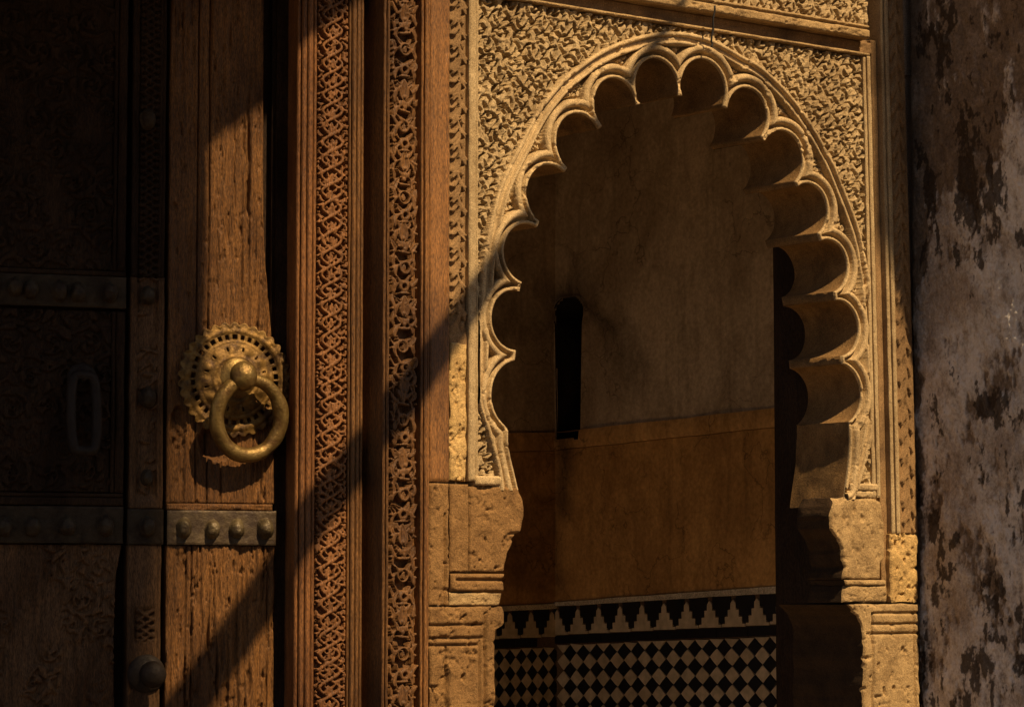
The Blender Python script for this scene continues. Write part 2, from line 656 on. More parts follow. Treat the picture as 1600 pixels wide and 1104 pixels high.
def weathered():
    """limewash over mud plaster; 'peel' and 'stain' are stored on the wall mesh so that flakes have real edges"""
    n = NT('weathered_limewash')
    mid = n.noise(n.coord(24, 24, 17), 1.0, 7, .72)
    fin = n.noise(n.coord(130, 130, 110), 1.0, 5, .72)
    big = n.noise(n.coord(4, 4, 3), 1.0, 6, .65)
    pa = n.t.nodes.new('ShaderNodeAttribute'); pa.attribute_name = 'peel'
    sa = n.t.nodes.new('ShaderNodeAttribute'); sa.attribute_name = 'stain'

    def jit(fac, k):
        m = n.t.nodes.new('ShaderNodeMath'); m.operation = 'SUBTRACT'; m.inputs[1].default_value = .5
        n.t.links.new(mid, m.inputs[0])
        m2 = n.t.nodes.new('ShaderNodeMath'); m2.operation = 'MULTIPLY_ADD'; m2.inputs[1].default_value = k
        n.t.links.new(m.outputs[0], m2.inputs[0]); n.t.links.new(fac, m2.inputs[2])
        return m2.outputs[0]
    lime = n.ramp(mid, [(.34, (.34, .28, .22)), (.48, (.68, .615, .54)), (.62, (.88, .83, .77))])
    lime = n.mix(n.ramp(big, [(.44, (0, 0, 0)), (.62, (.75,) * 3)]), lime, (.33, .25, .18))
    mud = n.ramp(mid, [(.3, (.08, .05, .028)), (.52, (.175, .118, .070)), (.75, (.32, .235, .155))])
    col = n.mix(n.ramp(jit(pa.outputs['Fac'], 2.0), [(.15, (0, 0, 0)), (.85, (.9,) * 3)]), lime, mud)
    col = n.mix(n.ramp(jit(sa.outputs['Fac'], 1.8), [(.30, (0, 0, 0)), (.80, (.88,) * 3)]), col, (.040, .026, .015))
    col = n.mix(.5, col, n.ramp(fin, [(.34, (.2, .19, .17)), (.5, (.5, .5, .5)), (.66, (.8, .8, .79))]), 'OVERLAY')
    nb = n.bump(mid, .9, .012); nb = n.bump(fin, .9, .005, nb)
    return n.finish(col, .9, nb, spec=.2)


M['weathered'] = weathered()


def room_plaster(name, c, c2, dirt, soot=True):
    """plaster with trowelled mottling, hairline cracks and soot that licked up from the wall slot"""
    n = NT(name)
    big = n.noise(n.coord(2.2, 2.2, 1.6), 1.0, 7, .62, .4)
    mid = n.noise(n.coord(9, 9, 6), 1.0, 8, .68, .6)
    fin = n.noise(n.coord(70, 70, 70), 1.0, 5, .65)
    run = n.noise(n.coord(16, 16, 1.6), 1.0, 6, .6, .3)
    col = n.ramp(mid, [(.30, c2), (.52, c), (.74, mul(c, 1.25))])
    col = n.mix(n.ramp(big, [(.42, (0, 0, 0)), (.66, (.75,) * 3)]), col, dirt)
    col = n.mix(n.ramp(run, [(.54, (0, 0, 0)), (.74, (.5,) * 3)]), col, mul(dirt, .6))
    col = n.mix(.4, col, n.ramp(fin, [(.34, (.25, .24, .22)), (.5, (.5, .5, .5)), (.66, (.78, .77, .75))]), 'OVERLAY')
    vo = n.t.nodes.new('ShaderNodeTexVoronoi'); vo.feature = 'DISTANCE_TO_EDGE'
    vo.inputs['Scale'].default_value = 3.2
    wob = n.t.nodes.new('ShaderNodeVectorMath'); wob.operation = 'ADD'
    nz_ = n.t.nodes.new('ShaderNodeTexNoise'); nz_.inputs['Scale'].default_value = 7; nz_.inputs['Detail'].default_value = 5
    n.t.links.new(n.geo.outputs['Position'], nz_.inputs['Vector'])
    sc_ = n.t.nodes.new('ShaderNodeVectorMath'); sc_.operation = 'SCALE'; sc_.inputs['Scale'].default_value = .35
    n.t.links.new(nz_.outputs['Color'], sc_.inputs[0])
    n.t.links.new(n.geo.outputs['Position'], wob.inputs[0]); n.t.links.new(sc_.outputs[0], wob.inputs[1])
    n.t.links.new(wob.outputs[0], vo.inputs['Vector'])
    crack = n.ramp(vo.outputs['Distance'], [(.0, (.7,) * 3), (.012, (0, 0, 0))])
    gate = n.ramp(big, [(.46, (0, 0, 0)), (.54, (1, 1, 1))])
    col = n.mix(n.mix(1.0, crack, gate, 'MULTIPLY'), col, mul(dirt, .35))
    if soot:
        def math_(op, a, b=None, c=None):
            m = n.t.nodes.new('ShaderNodeMath'); m.operation = op
            for i_, v in enumerate((a, b, c)):
                if v is None:
                    continue
                if isinstance(v, (int, float)):
                    m.inputs[i_].default_value = v
                else:
                    n.t.links.new(v, m.inputs[i_])
            return m.outputs[0]
        dt = n.t.nodes.new('ShaderNodeVectorMath'); dt.operation = 'DOT_PRODUCT'
        n.t.links.new(n.geo.outputs['Position'], dt.inputs[0]); dt.inputs[1].default_value = tuple(INNER.d)
        U_ = math_('SUBTRACT', dt.outputs['Value'], float(np.dot(INNER.o, INNER.d)))
        sp = n.t.nodes.new('ShaderNodeSeparateXYZ'); n.t.links.new(n.geo.outputs['Position'], sp.inputs[0])
        Z_ = sp.outputs[2]
        tot = None
        for (x0, y0, x1, y1, w, k) in ((893, 480, 893, 462, .16, .75), (908, 468, 962, 522, .055, .5), (962, 522, 990, 575, .12, .35), (885, 690, 880, 800, .075, .6), (868, 800, 872, 905, .06, .4)):
            a_ = INNER.uv(x0, y0); b_ = INNER.uv(x1, y1)
            L_ = math.hypot(b_[0] - a_[0], b_[1] - a_[1]); cx, cz = (b_[0] - a_[0]) / L_, (b_[1] - a_[1]) / L_
            du_ = math_('SUBTRACT', U_, a_[0]); dz_ = math_('SUBTRACT', Z_, a_[1])
            al = math_('ADD', math_('MULTIPLY', du_, cx), math_('MULTIPLY', dz_, cz))
            pe = math_('SUBTRACT', math_('MULTIPLY', dz_, cx), math_('MULTIPLY', du_, cz))
            over = math_('SUBTRACT', al, math_('MINIMUM', math_('MAXIMUM', al, 0.0), L_))
            di = math_('SQRT', math_('ADD', math_('MULTIPLY', over, over), math_('MULTIPLY', pe, pe)))
            di = math_('ADD', di, math_('MULTIPLY', math_('SUBTRACT', mid, .5), w * 1.6))
            m_ = math_('MULTIPLY', math_('SUBTRACT', 1.0, math_('MINIMUM', math_('MAXIMUM', math_('DIVIDE', di, w), 0.0), 1.0)), k)
            tot = m_ if tot is None else math_('MAXIMUM', tot, m_)
        col = n.mix(tot, col, (.022, .014, .008))
    nb = n.bump(mid, .35, .008); nb = n.bump(fin, .3, .002, nb); nb = n.bump(crack, .4, -.003, nb)
    return n.finish(col, .85, nb, spec=.2)


M['room_upper'] = room_plaster('room_plaster', (.50, .385, .26), (.35, .26, .165), (.24, .16, .09))
M['room_lower'] = room_plaster('room_ochre', (.56, .30, .095), (.38, .19, .055), (.22, .105, .032))
M['room_band'] = room_plaster('room_band_ochre', (.62, .35, .125), (.45, .24, .075), (.28, .14, .045))
M['room_white'] = stone('room_lime_strip', (.55, .46, .33), (.42, .33, .22), (.2, .14, .08), .5, fine=60, bump=.4)


def glaze(name, c, v=.2):
    n = NT(name)
    oi = n.t.nodes.new('ShaderNodeObjectInfo')
    a = n.noise(n.coord(30, 30, 30), 1.0, 4, .6)
    col = n.ramp(a, [(.3, mul(c, 1 - v)), (.7, mul(c, 1 + v))])
    col = n.mix(n.ramp(oi.outputs['Random'], [(0, (0, 0, 0)), (1, (.5,) * 3)]), col, mul((c[0], c[1] * .9, c[2] * .75), .7))
    return n.finish(col, .38, n.bump(a, .15, .002), spec=.4)


M['tile_cream'] = glaze('cream_glaze', (.56, .44, .29), .3)
M['tile_black'] = glaze('black_glaze', (.009, .010, .013))
M['grout'] = stone('grout', (.16, .10, .06), (.10, .06, .035))
M['ground'] = stone('paving', (.30, .22, .14), (.22, .15, .09))
M['outer'] = stone('courtyard_plaster', (.30, .23, .16), (.22, .16, .10))
M['rope'] = wood('pole_wood', (.2, .12, .06))
M['cable'] = NT('black_cable').finish((.02, .018, .016), .6)
M['soot'] = stone('niche_black', (.02, .014, .01), (.012, .008, .006))  # soot tone taken near black for the shade inside the slot

# ==================================================================================================
#  THE ARCHED WALL
# ==================================================================================================
arch = thing('arched_wall', 'carved stucco wall with a many-lobed horseshoe arch opening onto the dark room', 'arch',
             ARCH.P(0.65, 0.0, 0.0))
WALLD = 0.205                                  # thickness of the arch

tips = [(793, 672, 9), (805, 555, 17), (813, 447, 15), (841, 350, 12), (884, 265, 10), (938, 199, 9), (998, 163, 8),
        (1063, 149, 8), (1133, 167, 10), (1193, 216, 11), (1245, 287, 10), (1281, 370, 14), (1305, 462, 15),
        (1316, 562, 14), (1328, 664, 12)]
mids = [(768.5, 606), (768, 503), (787, 390), (823, 296), (876, 192), (944, 126), (1023, 91), (1096, 92), (1178, 141),
        (1238, 211), (1289, 310), (1324, 413), (1341, 507), (1345, 608)]
TP = np.array([ARCH.uv(x, y) for x, y, g in tips])
GP = np.array([g for x, y, g in tips]) * .0016 * .5
MP = np.array([ARCH.uv(x, y) for x, y in mids])


def arc3(p0, p1, p2, n=26):
    ax, ay = p0; bx, by = p1; cx, cy = p2
    d = 2 * (ax * (by - cy) + bx * (cy - ay) + cx * (ay - by))
    ux = ((ax ** 2 + ay ** 2) * (by - cy) + (bx ** 2 + by ** 2) * (cy - ay) + (cx ** 2 + cy ** 2) * (ay - by)) / d
    uy = ((ax ** 2 + ay ** 2) * (cx - bx) + (bx ** 2 + by ** 2) * (ax - cx) + (cx ** 2 + cy ** 2) * (bx - ax)) / d
    r = math.hypot(ax - ux, ay - uy)
    t0 = math.atan2(ay - uy, ax - ux); t1 = math.atan2(by - uy, bx - ux); t2 = math.atan2(cy - uy, cx - ux)
    # clockwise travel (left foot, over the top, right foot)
    w1 = (t0 - t1) % (2 * math.pi); w2 = (t0 - t2) % (2 * math.pi)
    if w1 > w2:
        w2 = w2 - 2 * math.pi
    th = t0 - np.linspace(0, w2, n)
    return np.stack([ux + r * np.cos(th), uy + r * np.sin(th)], 1)


footL = np.array([ARCH.uv(x, y) for x, y in [(812, 785), (809, 762), (804, 740), (797, 712), (794, 690)]])
footR = np.array([ARCH.uv(x, y) for x, y in [(1328, 690), (1327, 715), (1325, 735), (1322, 760), (1318, 790)]])
lobes = []
for i in range(len(mids)):
    a, b = TP[i], TP[i + 1]
    # the tips are blunt: leave half the blunt width at either end, along the chord
    ch = (b - a) / np.linalg.norm(b - a)
    lobes.append(arc3(a + ch * GP[i], MP[i], b - ch * GP[i + 1]))
curve = [footL[1:]]
own = [np.full(len(footL) - 1, -1)]
for i, l in enumerate(lobes):
    curve.append(l); own.append(np.full(len(l), i))
curve.append(footR[:-1]); own.append(np.full(len(footR) - 1, len(lobes)))
curve = np.concatenate(curve); own = np.concatenate(own)


def resample(P, own, step):
    q = []; w = []
    for i in range(len(P) - 1):
        L = np.linalg.norm(P[i + 1] - P[i]); n = max(1, int(L / step))
        for k in range(n):
            q.append(P[i] + (P[i + 1] - P[i]) * k / n); w.append(own[i] if k < n / 2 else own[i + 1])
    q.append(P[-1]); w.append(own[-1])
    return np.array(q), np.array(w)


CUR, OWN = resample(curve, own, .0012)
ringpx = [(780, 775), (778, 745), (771, 712), (758, 668), (747, 632), (743, 600), (743, 560), (746, 510), (750, 465), (754, 405),
          (762, 358), (776, 300), (796, 253), (812, 222), (835, 178), (858, 146), (885, 117), (930, 84), (970, 65), (1014, 53),
          (1056, 50), (1096, 57), (1125, 69), (1161, 89), (1183, 101), (1210, 124), (1236, 152), (1258, 181), (1277, 211),
          (1294, 242), (1309, 274), (1327, 320), (1338, 349), (1346, 378), (1353, 414), (1358, 450), (1362, 494), (1365, 540),
          (1367, 600), (1365, 650), (1357, 700), (1345, 745), (1335, 775), (1330, 800)]
RING = np.array([ARCH.uv(x, y) for x, y in ringpx])
# Catmull-Rom smoothing of the ring
def catmull(P, n=10):
    Q = np.concatenate([[2 * P[0] - P[1]], P, [2 * P[-1] - P[-2]]])
    out = []
    for i in range(1, len(Q) - 2):
        for k in range(n):
            t = k / n
            out.append(.5 * (2 * Q[i] + (Q[i + 1] - Q[i - 1]) * t + (2 * Q[i - 1] - 5 * Q[i] + 4 * Q[i + 1] - Q[i + 2]) * t * t
                             + (3 * Q[i] - Q[i - 1] - 3 * Q[i + 1] + Q[i + 2]) * t ** 3))
    out.append(P[-1])
    return np.array(out)


RING = catmull(RING)
RING = np.concatenate([np.linspace(RING[i], RING[i + 1], 6, endpoint=False) for i in range(len(RING) - 1)] + [RING[-1:]])


def nearest(P, Q, chunk=20000):
    """distance from points P to samples Q, and index"""
    P = P.astype(np.float32); Q = Q.astype(np.float32)
    D = np.empty(len(P), np.float32); I = np.empty(len(P), np.int32)
    q2 = (Q ** 2).sum(1)
    for k in range(0, len(P), chunk):
        p = P[k:k + chunk]
        d = (p ** 2).sum(1)[:, None] - 2 * p @ Q.T + q2[None]
        i = d.argmin(1)
        I[k:k + chunk] = i
        D[k:k + chunk] = np.sqrt(((p - Q[i]) ** 2).sum(1))
    return D, I


def inside(P, poly):
    x, y = P[:, 0], P[:, 1]
    c = np.zeros(len(P), bool)
    for i in range(len(poly)):
        x0, y0 = poly[i]; x1, y1 = poly[(i + 1) % len(poly)]
        if y0 == y1:
            continue
        m = ((y0 > y) != (y1 > y)) & (x < (x1 - x0) * (y - y0) / (y1 - y0) + x0)
        c ^= m
    return c


polyO = np.concatenate([[[curve[0][0], 0.5]], curve, [[curve[-1][0], 0.5]]])
polyR = np.concatenate([[[RING[0][0], 0.5]], RING[::15], [[RING[-1][0], 0.5]]])

Z_FIL = ARCH.z(1349, 90)                      # underside of the fillet above the carving
zb_l = ARCH.z(760, 757)
sL = ARCH.u(747, 400)


def lineU(px0, py0, px1, py1, h=0.0):
    a = ARCH.uv(px0, py0, h); b = ARCH.uv(px1, py1, h)
    k = (b[0] - a[0]) / (b[1] - a[1])
    return lambda z: a[0] + k * (np.asarray(z, float) - a[1])


sR = lineU(1347, 100, 1362, 760)
RES = 0.0019
zs = np.arange(zb_l - 0.012, Z_FIL + .004, RES)
nz = len(zs)
Rz = sR(zs)
nu = int((Rz.max() - sL) / RES) + 1
tt = np.linspace(0, 1, nu)
UU = sL + (Rz - sL)[:, None] * tt[None]
ZZ = np.repeat(zs[:, None], nu, 1)
P2 = np.stack([UU.ravel(), ZZ.ravel()], 1)
d0, i0 = nearest(P2, CUR)
ins = inside(P2, polyO)
dr, ir = nearest(P2, RING)
inr = inside(P2, polyR)
dsig = np.where(inr, dr, -dr)                  # >0 inside the ring, toward the opening

cvS = Canvas(sL, Rz.max(), zs[0], zs[-1] + .02, .0015)
fill_arabesque(cvS, 11, pitch=.084, leaf=.022, wid=.0092)
cvG = Canvas(sL, Rz.max(), zs[0], zs[-1] + .02, .0012)
fill_pierced(cvG, 12, .072)
print('ground share', float((cvG.H > .3).mean()))
cvI = Canvas(sL, Rz.max(), zs[0], zs[-1] + .02, .0015)
fill_arabesque(cvI, 5, pitch=.045, leaf=.011, wid=.005)

ero = fbm(P2[:, 0], P2[:, 1], .05, .05, 4, 3)
fineN = fbm(P2[:, 0], P2[:, 1], .012, .012, 3, 8)
carv = cvS.sample(P2[:, 0], P2[:, 1])
carvI = cvI.sample(P2[:, 0], P2[:, 1])
# spandrel
pierce = cvG.sample(P2[:, 0], P2[:, 1])
H = -.031 + .031 * (1 - sstep(.06, .40, pierce)) * (.87 + .13 * carv) * (1 + .12 * ero) + .0012 * fineN
# zone between ring and lobes
hI = -.026 + .018 * sstep(.3, .6, carvI) * sstep(.038, .044, d0) * sstep(.036, .042, dsig)
ring_w = .034
ringP = .004 + .0055 * roll(dsig, .006, .006) + .004 * roll(dsig, .0185, .006) + .006 * roll(dsig, .029, .0055) - .009 * sstep(.010, .0125, dsig) * (1 - sstep(.022, .025, dsig)) - .006 * np.exp(-((dsig - .0245) / .0016) ** 2)
Hin = np.where(dsig < ring_w, ringP, hI)
Hl = np.full(len(P2), -.021)
Hl = np.where(d0 < .0085, -.002 + .005 * roll(d0, .0043, .0046), Hl)
rim2 = -.004 + .013 * roll(d0, .027, .0100)
Hl = np.where((d0 >= .0175) & (d0 < .037), rim2, Hl)
LOBEW = .037
# rims run over the ring where they touch it
Hring = np.where(inr, Hin, H)
Hall = np.where(d0 < LOBEW, np.where(d0 < .0175, Hl, np.maximum(Hl, np.where(dsig < ring_w, ringP - .004, -1))), Hring)
isl = (OWN[i0] >= 0) & (OWN[i0] < len(lobes))
chip = np.clip(fbm(P2[:, 0], P2[:, 1], .03, .03, 4, 21) - np.where(d0 < .037, .27, .34), 0, 1)
Hall = Hall - .02 * chip + .0012 * ero + .0006 * fineN

# snap vertices just inside the opening onto its outline
P2s = P2.copy()
near = ins & (d0 < RES * 1.5)
P2s[near] = CUR[i0[near]]
Hall[near] = -.003
V = ARCH.P(P2s[:, 0], P2s[:, 1], Hall)
Fq, idx = grid_faces(nz, nu)
bad = ins & ~near
ok = ~bad[Fq].any(1)
allin = ins[Fq].all(1)
Fq = Fq[ok & ~allin]
fd = d0[Fq].mean(1); fo = OWN[i0[Fq[:, 0]]]
fr_ = dsig[Fq].mean(1)
fu = P2[Fq[:, 0], 0]
cls = np.where(fd < LOBEW, 100 + fo, np.where(fr_ > 0, 1, np.where(fu < TP[7][0], 2, 3)))


def submesh(name, V, Fsel):
    uq, inv = np.unique(Fsel, return_inverse=True)
    return V[uq], inv.reshape(-1, 4)


for c, nm in ((1, 'arch_band'), (2, 'spandrel_carving'), (3, 'spandrel_carving')):
    v, f = submesh(nm, V, Fq[cls == c])
    link(nm, mesh_from(nm, v, f), M['stucco'] if c > 1 else M['stucco_rim'], arch)


def intrados(P, nseg=14, d=WALLD, seed=0):
    """strip swept back from a front outline through the thickness of the wall"""
    m = len(P)
    ks = np.concatenate([[0, .006, .02], np.linspace(.05, 1, nseg)])
    Vs = []
    for k in ks:
        h = -.002 - d * k
        w = .004 * fbm(P[:, 0] * 1.0 + P[:, 1] * .7, np.full(m, h), .06, .05, 4, seed + 4) * min(1, k * 5)
        q = P.copy()
        q[:, 0] += w; q[:, 1] += w * .6
        Vs.append(ARCH.P(q[:, 0], q[:, 1], h))
    Vv = np.concatenate(Vs)
    F2, _ = grid_faces(len(ks), m)
    return Vv, F2


for i in range(-1, len(lobes) + 1):
    sel = Fq[cls == 100 + i]
    v, f = submesh('lobe', V, sel)
    if i < 0:
        Pc = np.concatenate([footL, [TP[0] + (TP[1] - TP[0]) / np.linalg.norm(TP[1] - TP[0]) * GP[0] * 0]])
        Pc = resample(Pc, np.zeros(len(Pc)), .006)[0]
    elif i == len(lobes):
        Pc = resample(np.concatenate([[lobes[-1][-1]], footR]), np.zeros(len(footR) + 1), .006)[0]
    else:
        nxt = lobes[i + 1][0] if i + 1 < len(lobes) else footR[0]
        Pc = np.concatenate([lobes[i], [nxt]]) if i + 1 < len(lobes) else lobes[i]
    v2, f2 = intrados(Pc, seed=i + 3)
    nm = 'lobe' if 0 <= i < len(lobes) else 'arch_foot'
    me = mesh_from(nm, np.concatenate([v, v2]), np.concatenate([f, f2 + len(v)]))
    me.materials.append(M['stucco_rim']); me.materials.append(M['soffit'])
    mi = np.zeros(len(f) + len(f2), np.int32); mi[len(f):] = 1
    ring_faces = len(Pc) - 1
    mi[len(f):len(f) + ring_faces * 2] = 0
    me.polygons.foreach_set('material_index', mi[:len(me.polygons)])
    link(nm, me, None, arch)
print('arch', time.time() - T0)

# ---- borders left of the carving
zt = ARCH.z(720, -40)


def carve_hf(cv, depth, base=0.0, seed=0, fade=None):
    def f(U, Z, T):
        c = cv.sample(U, Z)
        h = base - depth + depth * sstep(.34, .60, c) * (.42 + .58 * c) * (1 + .1 * fbm(U, Z, .05, .05, 3, seed))
        if fade is not None:
            k = fade(U, Z)
            h = h * (1 - k) + (base - depth * .5 + .004 * fbm(U, Z, .03, .04, 4, seed + 4)) * k
        return h + .0006 * fbm(U, Z, .01, .01, 2, seed + 1)
    return f


def rough_hf(amp=.002, su=.05, sv=.05, seed=0, pits=0.0):
    def f(U, Z, T):
        h = amp * fbm(U, Z, su, sv, 5, seed)
        if pits:
            h = h - pits * np.clip(fbm(U, Z, su * .35, sv * .35, 3, seed + 9) - .25, 0, 1)
        return h
    return f


au = lambda px, py=552, h=0.0: ARCH.u(px, py, h)
az = lambda px, py, h=0.0: ARCH.z(px, py, h)

# plain ochre board beside the carved post
slab('board', ARCH, au(671), au(701.5), az(686, 752), zt, h=.004, depth=.06, res=.004, resz=.006,
     hf=lambda U, Z, T: .0015 * fbm(U, Z, .02, .2, 4, 31) - .006 * (np.abs(T - .80) < .05) * sstep(-.1, .15, fbm(U, Z, 9, .12, 3, 4)),
     mat=M['board'], parent=arch, rnd=.004, wob=.0012, seed=3)
cv2 = Canvas(au(703), au(733), az(718, 560), zt + .01, .0015)
rg = np.random.default_rng(3)
uA, uB = au(704), au(731)
k = 0
zc = az(718, 560)
while zc < zt:
    sg = 1 if k % 2 else -1
    mid = (uA + uB) / 2
    cv2.leaf(mid - sg * .006, zc, .026, .0085, RAD(90) - sg * .55, sg * .35, k % 4, rg.uniform(.85, 1))
    cv2.leaf(mid + sg * .011, zc + .012, .015, .0065, RAD(90) + sg * .9, sg * .3, (k + 1) % 4, rg.uniform(.8, 1))
    cv2.leaf(mid + sg * .012, zc - .012, .014, .0055, RAD(60) + sg * .3, -sg * .3, (k + 2) % 4, rg.uniform(.8, 1))
    if k % 3 == 0:
        cv2.disc(mid + rg.normal(0, .003), zc + .022, .008, 1.0, hole=.4)
    zc += rg.uniform(.027, .036); k += 1
slab('border_strip', ARCH, uA, uB, az(718, 545), zt, h=.002, depth=.06, res=.002,
     hf=carve_hf(cv2, .011, 0, 5, fade=lambda U, Z: 1 - sstep(az(718, 530), az(718, 470), Z + .05 * fbm(U, Z, .03, .06, 3, 7))),
     mat=M['stucco_dark'], parent=arch, rnd=.002)
slab('worn_plaster', ARCH, uA, uB, az(718, 751), az(718, 536), h=-.001, depth=.06, res=.0025,
     hf=rough_hf(.008, .03, .05, 12, .022), mat=M['plaster_gold'], parent=arch, rnd=.004, wob=.005, seed=6)  # worn patch, toned paler for the sunlight on this portion
slab('fillet', ARCH, uB + .001, au(742.5), az(737, 751), zt, h=.006, depth=.06, res=.0025, resz=.004,
     hf=lambda U, Z, T: .0022 * fbm(U, Z, .015, .06, 4, 14) - .004 * np.clip(fbm(U, Z, .02, .03, 3, 19) - .25, 0, 1), mat=M['stucco'], parent=arch, rnd=.004, wob=.0008, seed=9)
slab('fillet', ARCH, au(743.2), au(747.5), az(745, 751), zt, h=.001, depth=.05, res=.002, resz=.004,
     hf=rough_hf(.0016, .02, .05, 15), mat=M['stucco'], parent=arch, rnd=.003)
slab('base_ledge', ARCH, au(742, 750), au(783, 750), az(762, 758), az(762, 743), h=.008, depth=.06, res=.0025,
     hf=rough_hf(.003, .02, .02, 16), mat=M['stucco_rim'], parent=arch, rnd=.006, wob=.0015, seed=4)

# ---- left impost and jamb blocks
def edge_fn(pts):
    q = np.array([ARCH.uv(x, y) for x, y in pts])
    q = q[np.argsort(q[:, 1])]
    return lambda z: np.interp(np.asarray(z, float), q[:, 1], q[:, 0])


def soff(amp, seed):
    return lambda r, f: (S[None] * (amp * fbm(r[:, 2], np.full(len(r), f * .26), .08, .08, 4, seed)[:, None]))


slab('impost_block', ARCH, au(671), au(702), az(686, 945), az(686, 755), h=.003, depth=.06, res=.003,
     hf=lambda U, Z, T: rough_hf(.005, .04, .05, 41, .018)(U, Z, T) - .009 * ((T > .72) & (T < .84) & (Z < az(686, 800))),
     mat=M['block'], parent=arch, rnd=.005, wob=.0015, seed=21)
slab('impost_block', ARCH, au(704.5), au(730.5), az(718, 893), az(718, 756), h=.000, depth=.06, res=.003,
     hf=lambda U, Z, T: rough_hf(.003, .04, .05, 43, .006)(U, Z, T) + .006 * T ** 2, mat=M['block'], parent=arch, rnd=.004, wob=.0012, seed=22)
slab('impost_block', ARCH, au(731.5), edge_fn([(808, 762), (815, 780), (817, 806), (813, 831), (806, 835), (801, 838), (799, 851), (792, 864), (788, 880), (787, 893)]),
     az(760, 893), az(760, 760), h=.006, depth=.26, res=.003,
     hf=lambda U, Z, T: rough_hf(.006, .05, .05, 45, .022)(U, Z, T) - .010 * np.exp(-((Z - az(800, 833)) / .003) ** 2) * sstep(.75, .85, T),
     mat=M['block'], parent=arch, rnd=.007, wob=.003, seed=23, steps=6, side=soff(.004, 3))
slab('impost_moulding', ARCH, au(705), edge_fn([(787, 896), (785, 905), (786, 923)]), az(750, 923), az(750, 895.5), h=.003, depth=.26, res=.0025,
     hf=lambda U, Z, T: rough_hf(.003, .03, .02, 47, .008)(U, Z, T) - .012 * np.exp(-((Z - az(750, 905.5)) / .0035) ** 2) * sstep(.05, .14, T) + .003,
     mat=M['block'], parent=arch, rnd=.007, wob=.0012, seed=24, steps=4)
slab('impost_moulding', ARCH, au(704), edge_fn([(785, 925), (783, 938), (781, 945)]), az(750, 945.5), az(750, 925), h=.000, depth=.26, res=.0025,
     hf=rough_hf(.004, .03, .02, 49, .008), mat=M['block_pale'], parent=arch, rnd=.005, wob=.0012, seed=25, steps=4)


def incised(u0, u1, z1, seed, w=.004, dep=.011):
    """a cut frame: two uprights and three bars"""
    def f(U, Z, T):
        h = rough_hf(.006, .05, .06, seed, .022)(U, Z, T)
        jit = .0015 * fbm(U, Z, .05, .05, 3, seed + 3)
        for uc in (u0, u1):
            h = h - dep * np.exp(-((U + jit - uc) / w) ** 2) * (Z < z1)
        inn = (U > u0) & (U < u1)
        return h, inn, jit
    return f


zl = [az(720, 976), az(720, 996), az(720, 1007)]


def hfL(U, Z, T):
    h, inn, jit = incised(au(660, 1000), au(757, 1000), az(740, 955), 51)(U, Z, T)
    for q, uu in zip(zl, (au(757), au(757), au(748))):
        h = h - .010 * np.exp(-((Z + jit - q) / .0032) ** 2) * (U < uu)
    h = h - .008 * np.exp(-((U + jit - au(748, 1000)) / .003) ** 2) * (Z < az(740, 1000))
    h = h - .016 * sstep(.1, .35, fbm(U, Z, .03, .09, 3, 77)) * (U < au(706, 1000)) * (Z < az(690, 1010))
    return h


slab('jamb_block', ARCH, au(671.5), edge_fn([(785, 947), (787, 955), (786, 972), (782, 978), (774, 983), (773, 1000), (772, 1110), (772, 1180)]),
     az(720, 1180), az(720, 947.5), h=.004, depth=.26, res=.003, hf=hfL, mat=M['block'], parent=arch, rnd=.006, wob=.0035, seed=26,
     steps=6, side=soff(.004, 5))
slab('jamb_core', ARCH, au(672), au(771), 0.0, az(720, 1180.5), h=0, depth=.26, res=.05, mat=M['block'], parent=arch, rnd=0)

# ---- right jamb
slab('base_ledge', ARCH, au(1328, 766), au(1374, 766), az(1350, 766), az(1350, 755), h=.006, depth=.06, res=.0025,
     hf=rough_hf(.003, .02, .02, 61, .005), mat=M['stucco_rim'], parent=arch, rnd=.006, wob=.0012, seed=31)
slab('base_ledge', ARCH, au(1325, 772), au(1375, 772), az(1350, 777), az(1350, 766.5), h=.002, depth=.06, res=.0025,
     hf=rough_hf(.003, .02, .02, 62, .005), mat=M['stucco_rim'], parent=arch, rnd=.005, wob=.0012, seed=32)
slab('impost_block', ARCH, edge_fn([(1319, 905), (1321, 887), (1317, 862), (1311, 846), (1301, 825), (1298, 805), (1302, 790), (1308, 778)]),
     edge_fn([(1376, 778), (1380, 812), (1383, 835), (1384, 905)]), az(1345, 905), az(1345, 778.5), h=.004, depth=.135, res=.0028,
     hf=lambda U, Z, T: rough_hf(.006, .05, .06, 63, .014)(U, Z, T) - .018 * sstep(.15, .4, fbm(U, Z, .05, .07, 3, 64)) * (sstep(.35, .05, T) + sstep(.85, 1.0, T)),
     mat=M['block_pale'], parent=arch, rnd=.009, wob=.012, seed=33, steps=10, side=soff(.010, 7), smat=M['jamb_shade'])
slab('impost_moulding', ARCH, edge_fn([(1319, 906), (1321, 914)]), au(1384, 910), az(1350, 914), az(1350, 905.5), h=.004, depth=.135, res=.0025,
     hf=rough_hf(.003, .03, .02, 65, .006), mat=M['block_pale'], parent=arch, rnd=.005, wob=.0012, seed=34, steps=5, smat=M['jamb_shade'])
slab('impost_moulding', ARCH, edge_fn([(1322, 914.5), (1319, 928), (1316, 941)]), au(1386, 930), az(1350, 941), az(1350, 914.5), h=.0, depth=.135, res=.0025,
     hf=rough_hf(.006, .04, .03, 66, .012), mat=M['block_pale'], parent=arch, rnd=.008, wob=.006, seed=35, steps=5, side=soff(.008, 9), smat=M['jamb_shade'])


def hfR(U, Z, T):
    h, inn, jit = incised(au(1358, 1000), au(1424, 1000), az(1390, 955), 71)(U, Z, T)
    for q in (az(1390, 957), az(1390, 974), az(1390, 989)):
        h = h - .009 * np.exp(-((Z + jit - q) / .0035) ** 2) * (U > au(1358, 1000))
    return h


